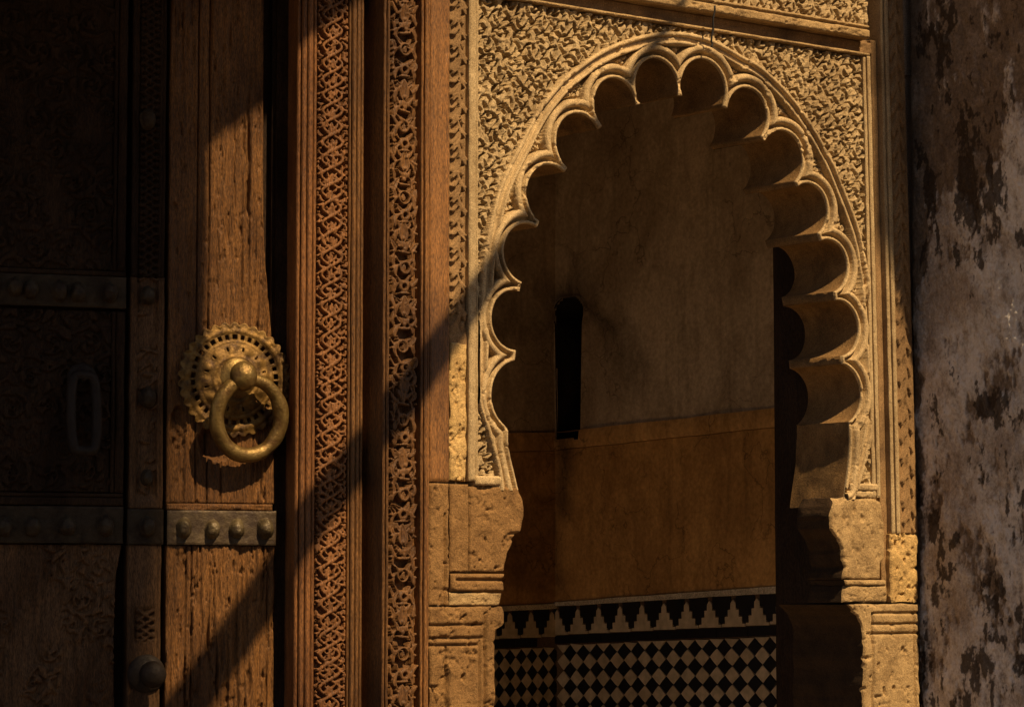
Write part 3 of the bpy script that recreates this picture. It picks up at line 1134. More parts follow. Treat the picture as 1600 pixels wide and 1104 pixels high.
slab('jamb_block', ARCH, edge_fn([(1318, 943), (1326, 950), (1336, 962), (1342, 975), (1345, 1000), (1344, 1110), (1344, 1180)]), au(1431, 1000),
     az(1390, 1180), az(1390, 942.5), h=.016, depth=.275, res=.003, hf=hfR, mat=M['block_pale'], parent=arch, rnd=.007, wob=.005, seed=36,
     steps=8, side=soff(.006, 11), smat=M['jamb_shade'])
slab('jamb_core', ARCH, au(1345, 1000), au(1440, 1000), 0.0, az(1390, 1180.5), h=.012, depth=.27, res=.05, mat=M['block_pale'], parent=arch, rnd=0)

# ---- mouldings right of the carving (they lean a little)
zlow = az(1368, 777)


def strip(nm, x0t, x0b, x1t, x1b, zb, zt_, h, mat, seed, rnd=.003, depth=.06, hf=None, res=.0025, resz=.004):
    return slab(nm, ARCH, lineU(x0t, 90, x0b, 770), lineU(x1t, 90, x1b, 770), zb, zt_, h=h, depth=depth, res=res, resz=resz,
                hf=hf or rough_hf(.0016, .02, .08, seed, .003), mat=mat, parent=arch, rnd=rnd)


strip('fillet', 1347.6, 1363, 1351.5, 1368, zlow, Z_FIL + .004, .004, M['stucco'], 81)
strip('fillet', 1352, 1368.5, 1357, 1373.5, zlow, Z_FIL + .004, .009, M['stucco'], 82)
strip('reveal', 1357.4, 1374, 1366, 1380, az(1384, 941), az(1370, 62), -.024, M['stucco_dark'], 83)
strip('flat_band', 1366.5, 1380.5, 1375, 1390.5, az(1384, 941), az(1370, 62), -.012, M['stucco_dark'], 84)
strip('fillet', 1375.6, 1391, 1379.5, 1396, az(1390, 833), az(1380, -60), .006, M['stucco'], 85)
strip('fillet', 1380.2, 1396.6, 1385.5, 1402, az(1390, 833), az(1380, -60), .012, M['stucco'], 86)
cv3 = Canvas(au(1384, 90), au(1440, 770), az(1410, 850), az(1410, -60), .0018)
rg = np.random.default_rng(9)
zc = cv3.z0; k = 0
while zc < cv3.z1:
    sg = 1 if k % 2 else -1
    um = float(lineU(1396, 90, 1416, 770)(zc))
    cv3.leaf(um - .008 * sg, zc, .032, .009, RAD(90) - sg * .35, sg * .3, k % 4, rg.uniform(.8, 1))
    cv3.leaf(um + .013 * sg, zc + .01, .022, .007, RAD(90) + sg * .5, sg * .3, (k + 1) % 4, rg.uniform(.8, 1))
    zc += rg.uniform(.022, .034); k += 1
strip('carved_strip', 1386, 1402.6, 1412, 1431, az(1410, 833), az(1410, -60), .008, M['stucco_dark'], 87, hf=carve_hf(cv3, .010, .006, 88), res=.0022, resz=.0024)
slab('worn_plaster', ARCH, au(1391, 890), au(1431, 890), az(1410, 941), az(1410, 834), h=.008, depth=.06, res=.0028,
     hf=rough_hf(.010, .04, .05, 91, .024), mat=M['plaster_gold'], parent=arch, rnd=.006, wob=.006, seed=40)

# ---- lintel mouldings and the frieze above
uL, uR = au(600, 0), float(lineU(1357, 90, 1373, 770)(Z_FIL))
z1 = az(1349, 83); z2 = az(1355, 65); z3 = az(1355, 44)


def prof_slab(nm, zb, zt_, h, mat, seed, hfun=None, rnd=.004, depth=.08, u1=None, wob=.0015):
    return slab(nm, ARCH, uL if nm != 'frieze_carving' else au(900, 0), u1 or uR, zb, zt_, h=h, depth=depth, res=.004, resz=.0025,
                hf=hfun or rough_hf(.0025, .05, .02, seed, .006), mat=mat, parent=arch, rnd=rnd, wob=wob, seed=seed)


prof_slab('fillet', Z_FIL + .0045, z1, .010, M['block_pale'], 101)
prof_slab('lintel_band', z1 + .0005, z2, -.006, M['stucco_dark'], 102, u1=float(lineU(1366, 90, 1380, 770)(z2)))
prof_slab('cornice', z2 + .0005, z3, .034, M['block_pale'], 103, hfun=lambda U, Z, T: rough_hf(.004, .04, .02, 104, .012)(U, Z, T) - .010 * np.exp(-((Z - az(1355, 50)) / .003) ** 2),
          rnd=.008, u1=au(1361, 60, .034))
cv4 = Canvas(au(890, 0), uR + .02, z3, z3 + .35, .0015)
cvG4 = Canvas(au(890, 0), uR + .02, z3, z3 + .35, .0015)
fill_pierced(cvG4, 33, .072)
fill_arabesque(cv4, 31, pitch=.084, leaf=.0215, wid=.0090)
cv4.H = (1 - sstep(.08, .55, cvG4.H)) * (.66 + .34 * cv4.H)
slab('frieze_carving', ARCH, au(900, 0), uR, z3 + .0005, z3 + .33, h=.004, depth=.06, res=.0022, hf=carve_hf(cv4, .025, 0, 32), mat=M['stucco'], parent=arch, rnd=.003)
# plain wall masses behind and above (the body of the wall)
slab('wall_core', ARCH, au(600, 0), SC + .6, z3 + .34, 6.0, h=-.01, depth=.3, res=.2, mat=M['outer'], parent=arch, rnd=0)
slab('wall_core', ARCH, au(640), au(755, 400), 0.0, z3 + .34, h=-.045, depth=.2, res=.2, mat=M['outer'], parent=arch, rnd=0)
slab('wall_core', ARCH, au(1376, 600), SC + .6, 0.0, z3 + .34, h=-.05, depth=.2, res=.2, mat=M['outer'], parent=arch, rnd=0)
slab('wall_core', ARCH, au(640), SC + .4, az(1100, 62), z3 + .34, h=-.045, depth=.2, res=.2, mat=M['outer'], parent=arch, rnd=0)
print('frame', time.time() - T0)

# ==================================================================================================
#  CARVED POSTS AND DOOR LEAVES
# ==================================================================================================
pu = lambda px, py=552, h=0.0: POST.u(px, py, h)
pz = lambda px, py, h=0.0: POST.z(px, py, h)
ZB, ZT = pz(500, 1150), pz(500, -45)

postA = thing('carved_post', 'red-brown carved wooden doorpost with finely cut leaf panel beside the plank door', 'doorpost', POST.P(pu(515), 0, 0))
postB = thing('carved_post', 'dark brown carved wooden post with deep-cut medallions next to the stone arch', 'doorpost', ARCH.P(au(632), 0, 0))


def vmould(parent, fr, uf, edges, hs, mat, seed, zb=ZB, zt_=ZT, depth=.12, nm='moulding'):
    for q, ((x0, x1), h) in enumerate(zip(edges, hs)):
        slab(nm, fr, uf(x0), uf(x1), zb, zt_, h=h, depth=depth, res=.0022, resz=.005,
             hf=lambda U, Z, T, q=q: .0012 * fbm(U, Z, .008, .12, 4, seed + q) - .004 * np.clip(fbm(U, Z, .012, .05, 3, seed + q + 40) - .32, 0, 1) + .0015 * np.sin(T * math.pi),
             mat=mat, parent=parent, rnd=.003, wob=.0007, seed=seed + q)


vmould(postA, POST, pu, [(463, 469), (469.6, 477.5), (478.2, 486.5), (487.1, 493)], [-.006, .001, .004, .000], M['post_wood'], 200)
vmould(postA, POST, pu, [(543.5, 547.5), (548.2, 555), (555.7, 562), (562.6, 568)], [-.001, .004, .002, -.004], M['post_wood2'], 210)
cvA = Canvas(pu(492), pu(545), ZB, ZT + .01, .0012)
rg = np.random.default_rng(21)
wA = pu(543) - pu(494)
zc = ZB; k = 0
u0A = pu(494)
mA = u0A + wA * .48
PA = .078
zq = ZB
while zq < ZT + .02:                           # two crossing stems
    a_ = 2 * math.pi * zq / PA + .7 * float(fbm(np.array(zq), np.array(0.), .22, 1, 3, 15))
    am_ = .30 + .07 * float(fbm(np.array(zq), np.array(3.), .10, 1, 3, 17))
    for sg in (-1, 1):
        cvA.disc(mA + sg * wA * am_ * math.sin(a_) + .0012 * float(fbm(np.array(zq), np.array(0.), .03, 1, 3, 8)), zq, .0044, .86 + .12 * math.cos(a_) * sg, flat=.75)
    zq += .0016
zc = math.floor(ZB / (PA / 2)) * (PA / 2)
while zc < ZT + .05:
    jj = lambda s_=.0012: rg.normal(0, s_ * 1.8)
    ze = zc + PA / 4                           # eye of the plait
    cvA.leaf(mA + jj(), ze + .001 + jj(), .0125, .0068, RAD(90) + jj(.1), jj(.1), 1, 1.0)
    for sg in (-1, 1):
        cvA.leaf(mA + sg * (.0105 + jj(.0006)), ze + .006 + jj(), .0085, .0036, RAD(90) - sg * (.55 + jj(.1)), .3 * sg, int(rg.integers(0, 4)), rg.uniform(.85, 1))
        cvA.leaf(mA + sg * (.0105 + jj(.0006)), ze - .006 + jj(), .0085, .0036, RAD(90) + sg * (.55 + jj(.1)), -.3 * sg, int(rg.integers(0, 4)), rg.uniform(.85, 1))
        # hooked leaves and buds in the side spandrels
        us = mA + sg * wA * .36
        cvA.leaf(us + jj(), zc + .004 + jj(), .011, .0046, RAD(90) - sg * (.7 + jj(.15)), .45 * sg, int(rg.integers(0, 4)), rg.uniform(.85, 1))
        cvA.leaf(us + jj(), zc - .008 + jj(), .0095, .0042, RAD(90) + sg * (.9 + jj(.15)), -.4 * sg, int(rg.integers(0, 4)), rg.uniform(.8, 1))
        cvA.leaf(mA + sg * (.006 + jj(.0006)), zc + .011 + jj(), .0062, .0032, RAD(90) + sg * .5, 0.2, int(rg.integers(0, 4)), rg.uniform(.8, .95))
        if rg.random() < .75:
            cvA.disc(us + sg * .006 + jj(), zc + .012 + jj(), .0036, .95)
            cvA.disc(us + sg * .006 + jj(), zc - .015 + jj(), .0034, .9)
        if rg.random() < .6:
            cvA.disc(mA + sg * wA * .44, ze + jj(.003), .0042, .9, hole=.4)
    for q in range(5):
        cvA.leaf(u0A + wA * rg.uniform(.02, .95), zc + rg.uniform(0, PA / 2), rg.uniform(.006, .011), rg.uniform(.003, .005), RAD(-50) + rg.normal(0, .5), rg.uniform(-.4, .4), int(rg.integers(0, 4)), rg.uniform(.8, 1.05))
    zc += PA / 2
# pierced edge on the right of the panel
ue = pu(540)
zc = ZB
while zc < ZT:
    cvA.bar(ue, zc, ue + .0005, zc + .011, .0035, .95); zc += rg.uniform(.013, .019)
slab('carved_panel', POST, pu(493.4), pu(543.1), ZB, ZT, h=.001, depth=.11, res=.0018, hf=carve_hf(cvA, .016, .002, 22), mat=M['post_wood'], parent=postA, rnd=.001)
# the back of the rebate between the posts and the return toward the door
slab('rebate_board', POST, pu(440), pu(640), ZB, ZT, h=-.10, depth=.05, res=.02, hf=rough_hf(.002, .03, .3, 25), mat=M['shadow_wood'], parent=postA, rnd=0)
slab('post_core', POST, pu(464.5), pu(566.5), 0.0, ZT + 1.5, h=-.016, depth=.09, res=.03, mat=M['shadow_wood'], parent=postA, rnd=0)
slab('rebate_fillet', POST, pu(574), pu(584), ZB, ZT, h=-.055, depth=.05, res=.004, resz=.02, hf=rough_hf(.001, .02, .2, 26), mat=M['shadow_wood'], parent=postA, rnd=.003)

vmould(postB, ARCH, au, [(598.5, 602), (602.6, 606)], [.002, .006], M['post_wood2'], 220, zb=az(632, 1150), zt_=az(632, -45), depth=.14)
vmould(postB, ARCH, au, [(658, 661), (661.5, 665.5), (666, 670)], [.001, .007, .003], M['board'], 230, zb=az(632, 1150), zt_=az(632, -45), depth=.10)
cvB = Canvas(au(605), au(659), az(632, 1155), az(632, -50), .0013)
rg = np.random.default_rng(33)
uM = (au(606.5) + au(657.5)) / 2
zc = cvB.z0; k = 0


def both(f, du, dz, *a):
    for sg in (-1, 1):
        f(sg, uM + sg * du, zc + dz, *a)


while zc < cvB.z1 + .05:                       # mirrored medallions, each cut a little differently
    t = k % 4
    j = lambda s=.002: rg.normal(0, s)
    if t == 0:
        cvB.disc(uM + j(), zc + .014, .020, 1.0, hole=.50 + j(.05), flat=.6)
        cvB.leaf(uM + j(), zc + .014, .010, .006, RAD(90), 0, 1, .95)
    elif t == 1:
        cvB.bar(uM - .016, zc + .006 + j(), uM + .016, zc + .006 + j(), .0045, .95)
        cvB.bar(uM - .014, zc + .024 + j(), uM + .014, zc + .024 + j(), .009, .9)
        cvB.disc(uM + j(), zc + .016, .008, 1.0)
    elif t == 2:
        cvB.leaf(uM + j(), zc + .016, .027, .016, RAD(90), 0, 1, 1.0)
        cvB.disc(uM + j(), zc - .002, .006, 1.0)
    else:
        cvB.disc(uM + j(), zc + .014, .018, .95, hole=.3)
        cvB.bar(uM - .014, zc - .003, uM + .014, zc - .002, .0035, .9)
    for sg in (-1, 1):
        cvB.leaf(uM + sg * (.023 + j(.001)), zc + .006 + j(), .021 + j(.002), .0078, RAD(90) + sg * rg.uniform(.25, .8), sg * rg.uniform(.2, .6), int(rg.integers(0, 4)), rg.uniform(.85, 1))
        cvB.leaf(uM + sg * (.031 + j(.001)), zc + .024 + j(), .017 + j(.002), .0068, RAD(90) - sg * rg.uniform(.1, .8), sg * rg.uniform(-.3, .5), int(rg.integers(0, 4)), rg.uniform(.8, 1))
        cvB.leaf(uM + sg * (.014 + j(.001)), zc + .030 + j(), .014, .0062, RAD(90) - sg * rg.uniform(.5, 1.1), 0.3 * sg, int(rg.integers(0, 4)), rg.uniform(.8, 1))
        if rg.random() < .6:
            cvB.disc(uM + sg * (.034 + j(.001)), zc + .010 + j(), .0048, .95)
    zc += rg.uniform(.040, .052); k += 1
slab('carved_panel', ARCH, au(606.4), au(657.6), az(632, 1150), az(632, -45), h=.0, depth=.10, res=.0018, hf=carve_hf(cvB, .026, .002, 34), mat=M['post_wood2'], parent=postB, rnd=.001)
slab('post_core', ARCH, au(599.5), au(669), 0.0, az(632, -45) + 1.5, h=-.032, depth=.14, res=.03, mat=M['shadow_wood'], parent=postB, rnd=0)

# ---------------- door leaves
du = lambda px, py=552, h=0.0: DOOR.u(px, py, h)
dz = lambda px, py, h=0.0: DOOR.z(px, py, h)
leafL = thing('carved_door_leaf', 'dark carved door leaf at the far left with iron loop handle', 'door', DOOR.P(du(60), 0, 0))
leafR = thing('plank_door_leaf', 'worn brown plank door leaf carrying the brass ring knocker', 'door', DOOR.P(du(330), 0, 0))
DB, DT = dz(200, 1150), dz(200, -45)
slab('door_back', DOOR, du(-120), du(455), 0.0, DT + 1.2, h=-.045, depth=.03, res=.05, mat=M['shadow_wood'], parent=leafR, rnd=0)

cvD = Canvas(du(-40), du(180), DB, DT, .0018)
fill_arabesque(cvD, 77, pitch=.088, leaf=.02, wid=.0085)


def panelL(z0, z1, seed, worn=0.0):
    cvh = carve_hf(cvD, .009, .003, seed)

    def f(U, Z, T):
        h = cvh(U, Z, T)
        w = sstep(-.1, .35, fbm(U, Z, .09, .12, 4, seed + 3) + worn)
        h = h * (1 - w) + w * (-.004 + .004 * fbm(U, Z, .015, .06, 4, seed + 5))
        return h
    return f


def frame_moulds(z0, z1, seed):
    slab('panel_stile', DOOR, du(174.5), du(181), z0, z1, h=.002, depth=.04, res=.003, resz=.006, hf=rough_hf(.0015, .02, .1, seed), mat=M['door_dark'], parent=leafL, rnd=.003, wob=.001, seed=seed)
    slab('panel_stile', DOOR, du(181.6), du(194.5), z0, z1, h=.006, depth=.05, res=.003, resz=.006, hf=rough_hf(.0022, .02, .1, seed + 1, .004), mat=M['door_dark'], parent=leafL, rnd=.004, wob=.0015, seed=seed + 1)


uLL = du(-40)
for (ya, yb, sd, wr) in ((-45, 420, 301, -.25), (484, 768, 305, -.2)):
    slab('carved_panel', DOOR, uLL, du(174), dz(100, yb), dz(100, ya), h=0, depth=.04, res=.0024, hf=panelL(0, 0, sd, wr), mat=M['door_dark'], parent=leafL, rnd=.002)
    frame_moulds(dz(100, yb), dz(100, ya), sd + 20)
for (ya, yb, hh, sd) in ((421, 429, .004, 331), (769.5, 776, .003, 332), (776.6, 789, .006, 333)):
    slab('panel_rail', DOOR, uLL, du(194.5), dz(100, yb), dz(100, ya), h=hh, depth=.05, res=.004, resz=.002, hf=rough_hf(.0015, .1, .02, sd), mat=M['door_dark'], parent=leafL, rnd=.003, wob=.001, seed=sd)
edgeL = lambda z: np.interp(z, [dz(190, 1150), dz(190, 1000), dz(190, 900), dz(190, 852)], [du(186), du(183), du(186), du(194)])
cvE = Canvas(du(-40), du(200), DB, dz(100, 850), .0018)
fill_arabesque(cvE, 79, pitch=.075, leaf=.018, wid=.0085)


def hfE(U, Z, T):
    h = carve_hf(cvE, .010, .003, 61)(U, Z, T)
    w = sstep(-.25, .2, fbm(U, Z, .07, .16, 4, 63))
    g = -.005 + .007 * fbm(U, Z, .012, .11, 4, 65) - .012 * np.clip(fbm(U, Z, .02, .07, 3, 67) - .25, 0, 1)
    return h * (1 - w) + w * g


slab('lower_panel', DOOR, uLL, edgeL, DB, dz(100, 850), h=0, depth=.04, res=.0022, hf=hfE, mat=M['door_lit'], parent=leafL, rnd=.003, wob=.002, seed=71)

# studs and straps
def stud_mesh(nm, r, hgt, sq=1.0, bumpy=0.0, seed=0):
    prof = [(r * 1.14, -.002), (r * 1.14, .002), (r * 1.02, .0035)]
    for k in range(9):
        a = (k + 1) / 9 * math.pi / 2
        prof.append((r * math.cos(a) ** .9 if k < 8 else 0.0004, .0035 + hgt * math.sin(a)))
    me = lathe(nm, prof, 22)
    co = np.empty(len(me.vertices) * 3, np.float32); me.vertices.foreach_get('co', co); co = co.reshape(-1, 3)
    co[:, 0] *= sq
    if bumpy:
        nn = fbm(co[:, 0] + co[:, 1], co[:, 2], r * .5, r * .5, 3, seed)
        co *= (1 + bumpy * nn)[:, None]
    me.vertices.foreach_set('co', co.ravel()); me.update()
    return me


studM = [stud_mesh('stud', .0195, .021, .86, .16, q) for q in range(8)]


def strap(parent, x0, x1, y0, y1, h, studs, seed, mat='iron'):
    st = slab('iron_strap', DOOR, du(x0) if x0 > 0 else uLL, du(x1), dz((max(x0, 0) + x1) / 2, y1), dz((max(x0, 0) + x1) / 2, y0), h=h, depth=.02, res=.003,
              hf=lambda U, Z, T: .0022 * fbm(U, Z, .06, .05, 4, seed) - .003 * np.clip(fbm(U, Z, .02, .02, 3, seed + 2) - .3, 0, 1), mat=M[mat], parent=parent, rnd=.002, wob=.001, seed=seed)
    for q, (x, y) in enumerate(studs):
        uu, zz_ = DOOR.uv(x, y, h + .008)
        Mx = fmat(DOOR, uu, zz_, h) @ Matrix.Rotation(q * 1.3 + seed, 4, 'Y') @ Matrix.Diagonal((1 + .05 * math.sin(q * 7 + seed), 1, 1 + .06 * math.cos(q * 5 + seed), 1))
        Mx = fmat(DOOR, uu, zz_, h) @ Matrix.Diagonal((1 + .05 * math.sin(q * 7 + seed), 1, 1.12 + .06 * math.cos(q * 5 + seed), 1))
        place('stud', studM[(q + seed) % 4 + (4 if mat == 'iron_shade' else 0)], M['stud_shade'] if mat == 'iron_shade' else M['stud'], st, Mx)
    return st


strap(leafL, -1, 195.5, 430, 479, .008, [(-12, 447), (24, 448), (49, 452), (94, 454), (123, 456), (172, 457)], 401, 'iron_shade')
strap(leafL, -1, 194.5, 790.5, 848, .008, [(-36, 822), (7, 822), (51, 822), (106, 821), (166, 822)], 402, 'iron_shade')

# loop handle on the left leaf
hu, hz = DOOR.uv(131, 645, .035)
path = []
for k in range(64):
    a = 2 * math.pi * k / 64
    c_, s_ = math.cos(a), math.sin(a)
    x = .030 * np.sign(c_) * abs(c_) ** .32
    z_ = .088 * np.sign(s_) * abs(s_) ** .85
    path.append(DOOR.P(hu + x, hz + z_, .036 - .010 * (z_ / .088)))
link('loop_handle', tube('loop_handle', path, .0118, 12, closed=True), M['black_metal'], leafL)
pl = lathe('handle_plate', [(.034, -.002), (.034, .006), (.028, .010), (.012, .016), (.010, .034), (.0004, .036)], 20)
place('handle_plate', pl, M['black_metal'], leafL, fmat(DOOR, hu, hz + .085, .002))

# narrow stile with plaited ornament
def plait(cv, u0, u1, z0, z1, seed):
    rg = np.random.default_rng(seed)
    w = u1 - u0; z = z0; k = 0
    while z < z1:
        for sg in (-1, 1):
            cv.bar((u0 + u1) / 2 - sg * w * .45, z - .013, (u0 + u1) / 2 + sg * w * .45, z + .013, .0042, .75 + .2 * ((k + (sg > 0)) % 2))
        if k % 2:
            cv.leaf((u0 + u1) / 2 + rg.normal(0, .002), z, .010, .005, rg.uniform(0, 3), .2, int(rg.integers(0, 4)), .95)
        z += .017 + rg.normal(0, .0015); k += 1


cvP = Canvas(du(203), du(257), DB, DT, .0015)
plait(cvP, du(214), du(246), dz(230, 430), DT, 5)
plait(cvP, du(216), du(246), dz(230, 1020), dz(230, 955), 6)
for q in range(26):
    rg2 = np.random.default_rng(q)
    cvP.leaf(du(rg2.uniform(216, 246)), dz(230, rg2.uniform(490, 770)), rg2.uniform(.010, .02), rg2.uniform(.005, .008), rg2.uniform(0, 6.3), rg2.uniform(-.4, .4), q % 4, rg2.uniform(.5, 1))


def hfP(U, Z, T):
    m = sstep(.19, .22, T) * (1 - sstep(.79, .82, T))
    low = sstep(dz(230, 1010), dz(230, 990), Z) * (1 - sstep(dz(230, 960), dz(230, 945), Z))
    has = np.maximum(sstep(dz(230, 785), dz(230, 770), Z), low)
    h = m * has * (-.008 + .010 * cvP.sample(U, Z)) + .002 * fbm(U, Z, .015, .1, 4, 91)
    for q in (.10, .15, .88):
        h = h - .003 * np.exp(-((T - q) / .018) ** 2)
    return h


for (ya, yb, sd) in ((-45, 433, 501), (434, 794, 502), (851, 1150, 503)):
    slab('narrow_stile', DOOR, du(203), du(255.5 if ya < 800 else 254.5), dz(230, yb), dz(230, ya), h=.004 if ya != 434 else .006, depth=.045, res=.0022, hf=hfP, mat=M['door_dark'] if ya < 0 else M['door_lit'], parent=leafR, rnd=.003, wob=.0015, seed=sd)
strap(leafR, 201, 256.5, 795, 850, .011, [(232, 822)], 404, 'iron_shade')
for q, (x, y, rr) in enumerate(((232, 186, 1.0), (232, 461, .95), (232, 621, 1.05), (231, 746, .8))):
    uu, zz_ = DOOR.uv(x, y, .016)
    place('stud', studM[4 + q % 4], M['stud_shade'], leafR, fmat(DOOR, uu, zz_, .007) @ Matrix.Diagonal((rr, rr, rr * 1.1, 1)))
# round knob low on the stile
uu, zz_ = DOOR.uv(231, 1052, .02)
kb = lathe('knob', [(.045, -.002), (.043, .004), (.032, .008), (.017, .012), (.014, .028), (.018, .036), (.026, .046), (.031, .060), (.030, .074), (.022, .086), (.010, .091), (.0004, .092)], 28)
place('knob', kb, M['black_metal'], leafR, fmat(DOOR, uu, zz_, .006))

# the plank stile, with cracks and a worn right edge
edgeP = lambda z: np.interp(z, [dz(410, 850), dz(410, 640), dz(410, 540), dz(410, 480), dz(410, 420), dz(410, 330), dz(410, 100)],
                            [du(430), du(428.5), du(427), du(421), du(414), du(411), du(409)])


def cracks(U, Z, n, u0, u1, z0, z1, seed, dep=.008):
    rg = np.random.default_rng(seed)
    h = 0
    for i in range(n):
        uc = rg.uniform(u0, u1); zc_ = rg.uniform(z0, z1); L = rg.uniform(.04, .20)
        w = rg.uniform(.0012, .0034)
        off = .004 * fbm(Z, Z * 0, .05, 1, 3, seed + i)
        k = np.clip(1 - ((Z - zc_) / L) ** 2, 0, 1)
        h = h - dep * rg.uniform(.5, 1) * k * np.exp(-((U - uc - off) / (w * (.4 + k))) ** 2)
    return h


def plank_hf(seed, n, x0, x1, y0, y1, seams, pit=.006, gr=.0022):
    def f(U, Z, T):
        h = gr * 2.4 * fbm(U, Z, .011, .16, 5, seed, .6) + .005 * fbm(U, Z, .035, .3, 3, seed + 4)
        h = h + cracks(U, Z, n, du(x0), du(x1), dz(300, y1), dz(300, y0), seed)
        h = h - pit * np.clip(fbm(U, Z, .009, .035, 3, seed + 8) - .36, 0, 1) * 2
        for sx in seams:
            uc = du(sx) + .0012 * fbm(Z, Z * 0, .1, 1, 3, int(sx))
            h = h - .009 * np.exp(-((U - uc) / .0016) ** 2)
        return h
    return f


def knot_hf(U, Z, T):
    h = plank_hf(601, 26, 330, 425, -45, 780, (307, 325), .006)(U, Z, T)
    # broken hollow behind and below the knocker
    cu, cz = DOOR.uv(338, 690)
    r = np.sqrt(((U - cu) / .048) ** 2 + ((Z - cz) / .042) ** 2) + .30 * fbm(U, Z, .03, .03, 4, 93)
    h = h - .026 * (1 - sstep(.75, 1.05, r))
    cu, cz = DOOR.uv(278, 670)
    r = np.sqrt(((U - cu) / .022) ** 2 + ((Z - cz) / .06) ** 2) + .30 * fbm(U, Z, .02, .02, 4, 95)
    h = h - .012 * (1 - sstep(.7, 1.0, r)) + .008 * (1 - sstep(.8, 1.2, r)) * fbm(U, Z, .012, .02, 3, 96)
    return h


slab('plank', DOOR, du(262), edgeP, dz(340, 786), DT, h=0, depth=.045, res=.0018, resz=.0022, hf=knot_hf, mat=M['door_plank'], parent=leafR, rnd=.003, wob=.001, seed=81)
slab('plank_rail', DOOR, du(262), du(427), dz(340, 797), dz(340, 786.5), h=.003, depth=.045, res=.0025, hf=rough_hf(.003, .05, .01, 83, .006), mat=M['door_plank'], parent=leafR, rnd=.003, wob=.0015, seed=82)
strap(leafR, 262.5, 431.5, 797.5, 851, .010, [(288.5, 824), (333, 826), (371, 826), (416, 825)], 407)
slab('plank', DOOR, du(262.5), du(431), DB, dz(340, 852), h=0, depth=.045, res=.0018, resz=.0022,
     hf=plank_hf(611, 22, 270, 425, 852, 1150, (294, 303, 420), .012, .003), mat=M['door_plank'], parent=leafR, rnd=.003, wob=.0012, seed=84)
# nail holes are in the pit noise; the jamb edge that shows between plank and post
slab('jamb_edge', DOOR, du(432), du(452), DB, DT, h=-.012, depth=.03, res=.006, resz=.02, hf=rough_hf(.001, .02, .2, 85), mat=M['shadow_wood'], parent=postA, rnd=0)

# ---------------- the knocker
ku, kz = DOOR.uv(366, 593, .012)
KR = .134
nr, nt = 44, 216
rr = np.linspace(.02, 1, nr); th = np.linspace(0, 2 * math.pi, nt, endpoint=False)
RRr, THt = np.meshgrid(rr, th, indexing='ij')
teeth = 34
sc = 1 + .075 * (np.abs(np.sin(THt * teeth / 2)) - .6) * sstep(.86, 1, RRr) * (1 + .5 * fbm(THt, THt * 0, .35, 1, 2, 9))
Rr = RRr * KR * sc
hh = .006 + .020 * np.clip(1 - (RRr / .66) ** 2, 0, 1) ** .7 + .0035 * roll(RRr, .665, .025) + .003 * roll(RRr, .40, .03) + .003 * roll(RRr, .86, .04)
hh = hh + .0016 * fbm(Rr * np.cos(THt), Rr * np.sin(THt), .02, .02, 4, 5) + .003 * np.sin(THt * 12) * np.exp(-((RRr - .53) / .07) ** 2)
hh = hh + .0015 * np.cos(THt * teeth) * sstep(.88, 1, RRr) + .0045 * fbm(THt * 5, RRr * 2, .6, .5, 3, 41) * sstep(.6, 1, RRr) + .004 * np.sin(THt * 2 + 1) * sstep(.7, 1, RRr)
Vv = DOOR.P(ku + Rr * np.cos(THt), kz + Rr * np.sin(THt), hh + .006).reshape(-1, 3)
idx = np.arange(nr * nt).reshape(nr, nt)
idx2 = np.concatenate([idx, idx[:, :1]], 1)
Fk = np.stack([idx2[:-1, :-1], idx2[:-1, 1:], idx2[1:, 1:], idx2[1:, :-1]], -1)
cr = (RRr[:-1] + RRr[1:]) / 2; ct = THt[:-1] + math.pi / nt
ph = (ct * teeth / (2 * math.pi)) % 1
holes = (np.abs(cr - .755) < .050) & (np.abs(ph - .5) < .27)
ph2 = (ct * teeth / (2 * math.pi) + .5) % 1
ph3 = (ct * 12 / (2 * math.pi)) % 1
holes |= (np.abs(cr - .53) < .03) & (np.abs(ph3 - .5) < .05)
Fk = Fk.reshape(-1, 4)[~holes.ravel()]
me = mesh_from('knocker_plate', Vv, Fk)
plate = link('knocker_plate', me, M['brass'], leafR)
sm = plate.modifiers.new('thick', 'SOLIDIFY'); sm.thickness = .003; sm.offset = -1
boss = lathe('boss', [(.046, .018), (.044, .030), (.034, .036), (.021, .042), (.017, .050), (.019, .058), (.026, .064), (.0305, .076), (.031, .087), (.027, .098), (.019, .106), (.009, .111), (.0004, .112)], 30)
bossO = place('boss', boss, M['brass_ring'], leafR, fmat(DOOR, ku + .004, kz + .004, .0) @ Matrix.Diagonal((1.04, 1.0, 1.14, 1)))
# ring hangs through the neck of the boss, its foot resting against the plank
ru, rz_ = DOOR.uv(389.5, 652, .062)
RC, tr = .083, .0182
cyaw = math.radians(10)
path = []; rad = []
for k in range(96):
    a = 2 * math.pi * k / 96
    x = RC * math.cos(a); z_ = RC * 1.06 * math.sin(a)
    path.append(DOOR.P(ru + x * math.cos(cyaw), rz_ + z_, .058 + x * math.sin(cyaw) * -1.0 + .016 * z_ / RC))
    rad.append(tr * (1 - .18 * max(0, math.sin(a)) ** 2 + .05 * math.sin(a * 3 + 1) + .07 * float(fbm(np.array(3 * math.cos(a)), np.array(3 * math.sin(a)), .9, .9, 4, 71))))
link('knocker_ring', tube('knocker_ring', path, np.array(rad), 18, closed=True), M['brass_ring'], leafR)
print('door', time.time() - T0)

# ==================================================================================================
#  WEATHERED WALL ON THE RIGHT
# ==================================================================================================
rw = thing('weathered_wall', 'peeling grey limewashed wall with brown stains in shade on the right', 'wall', RWALL.P(.2, 0, 0))


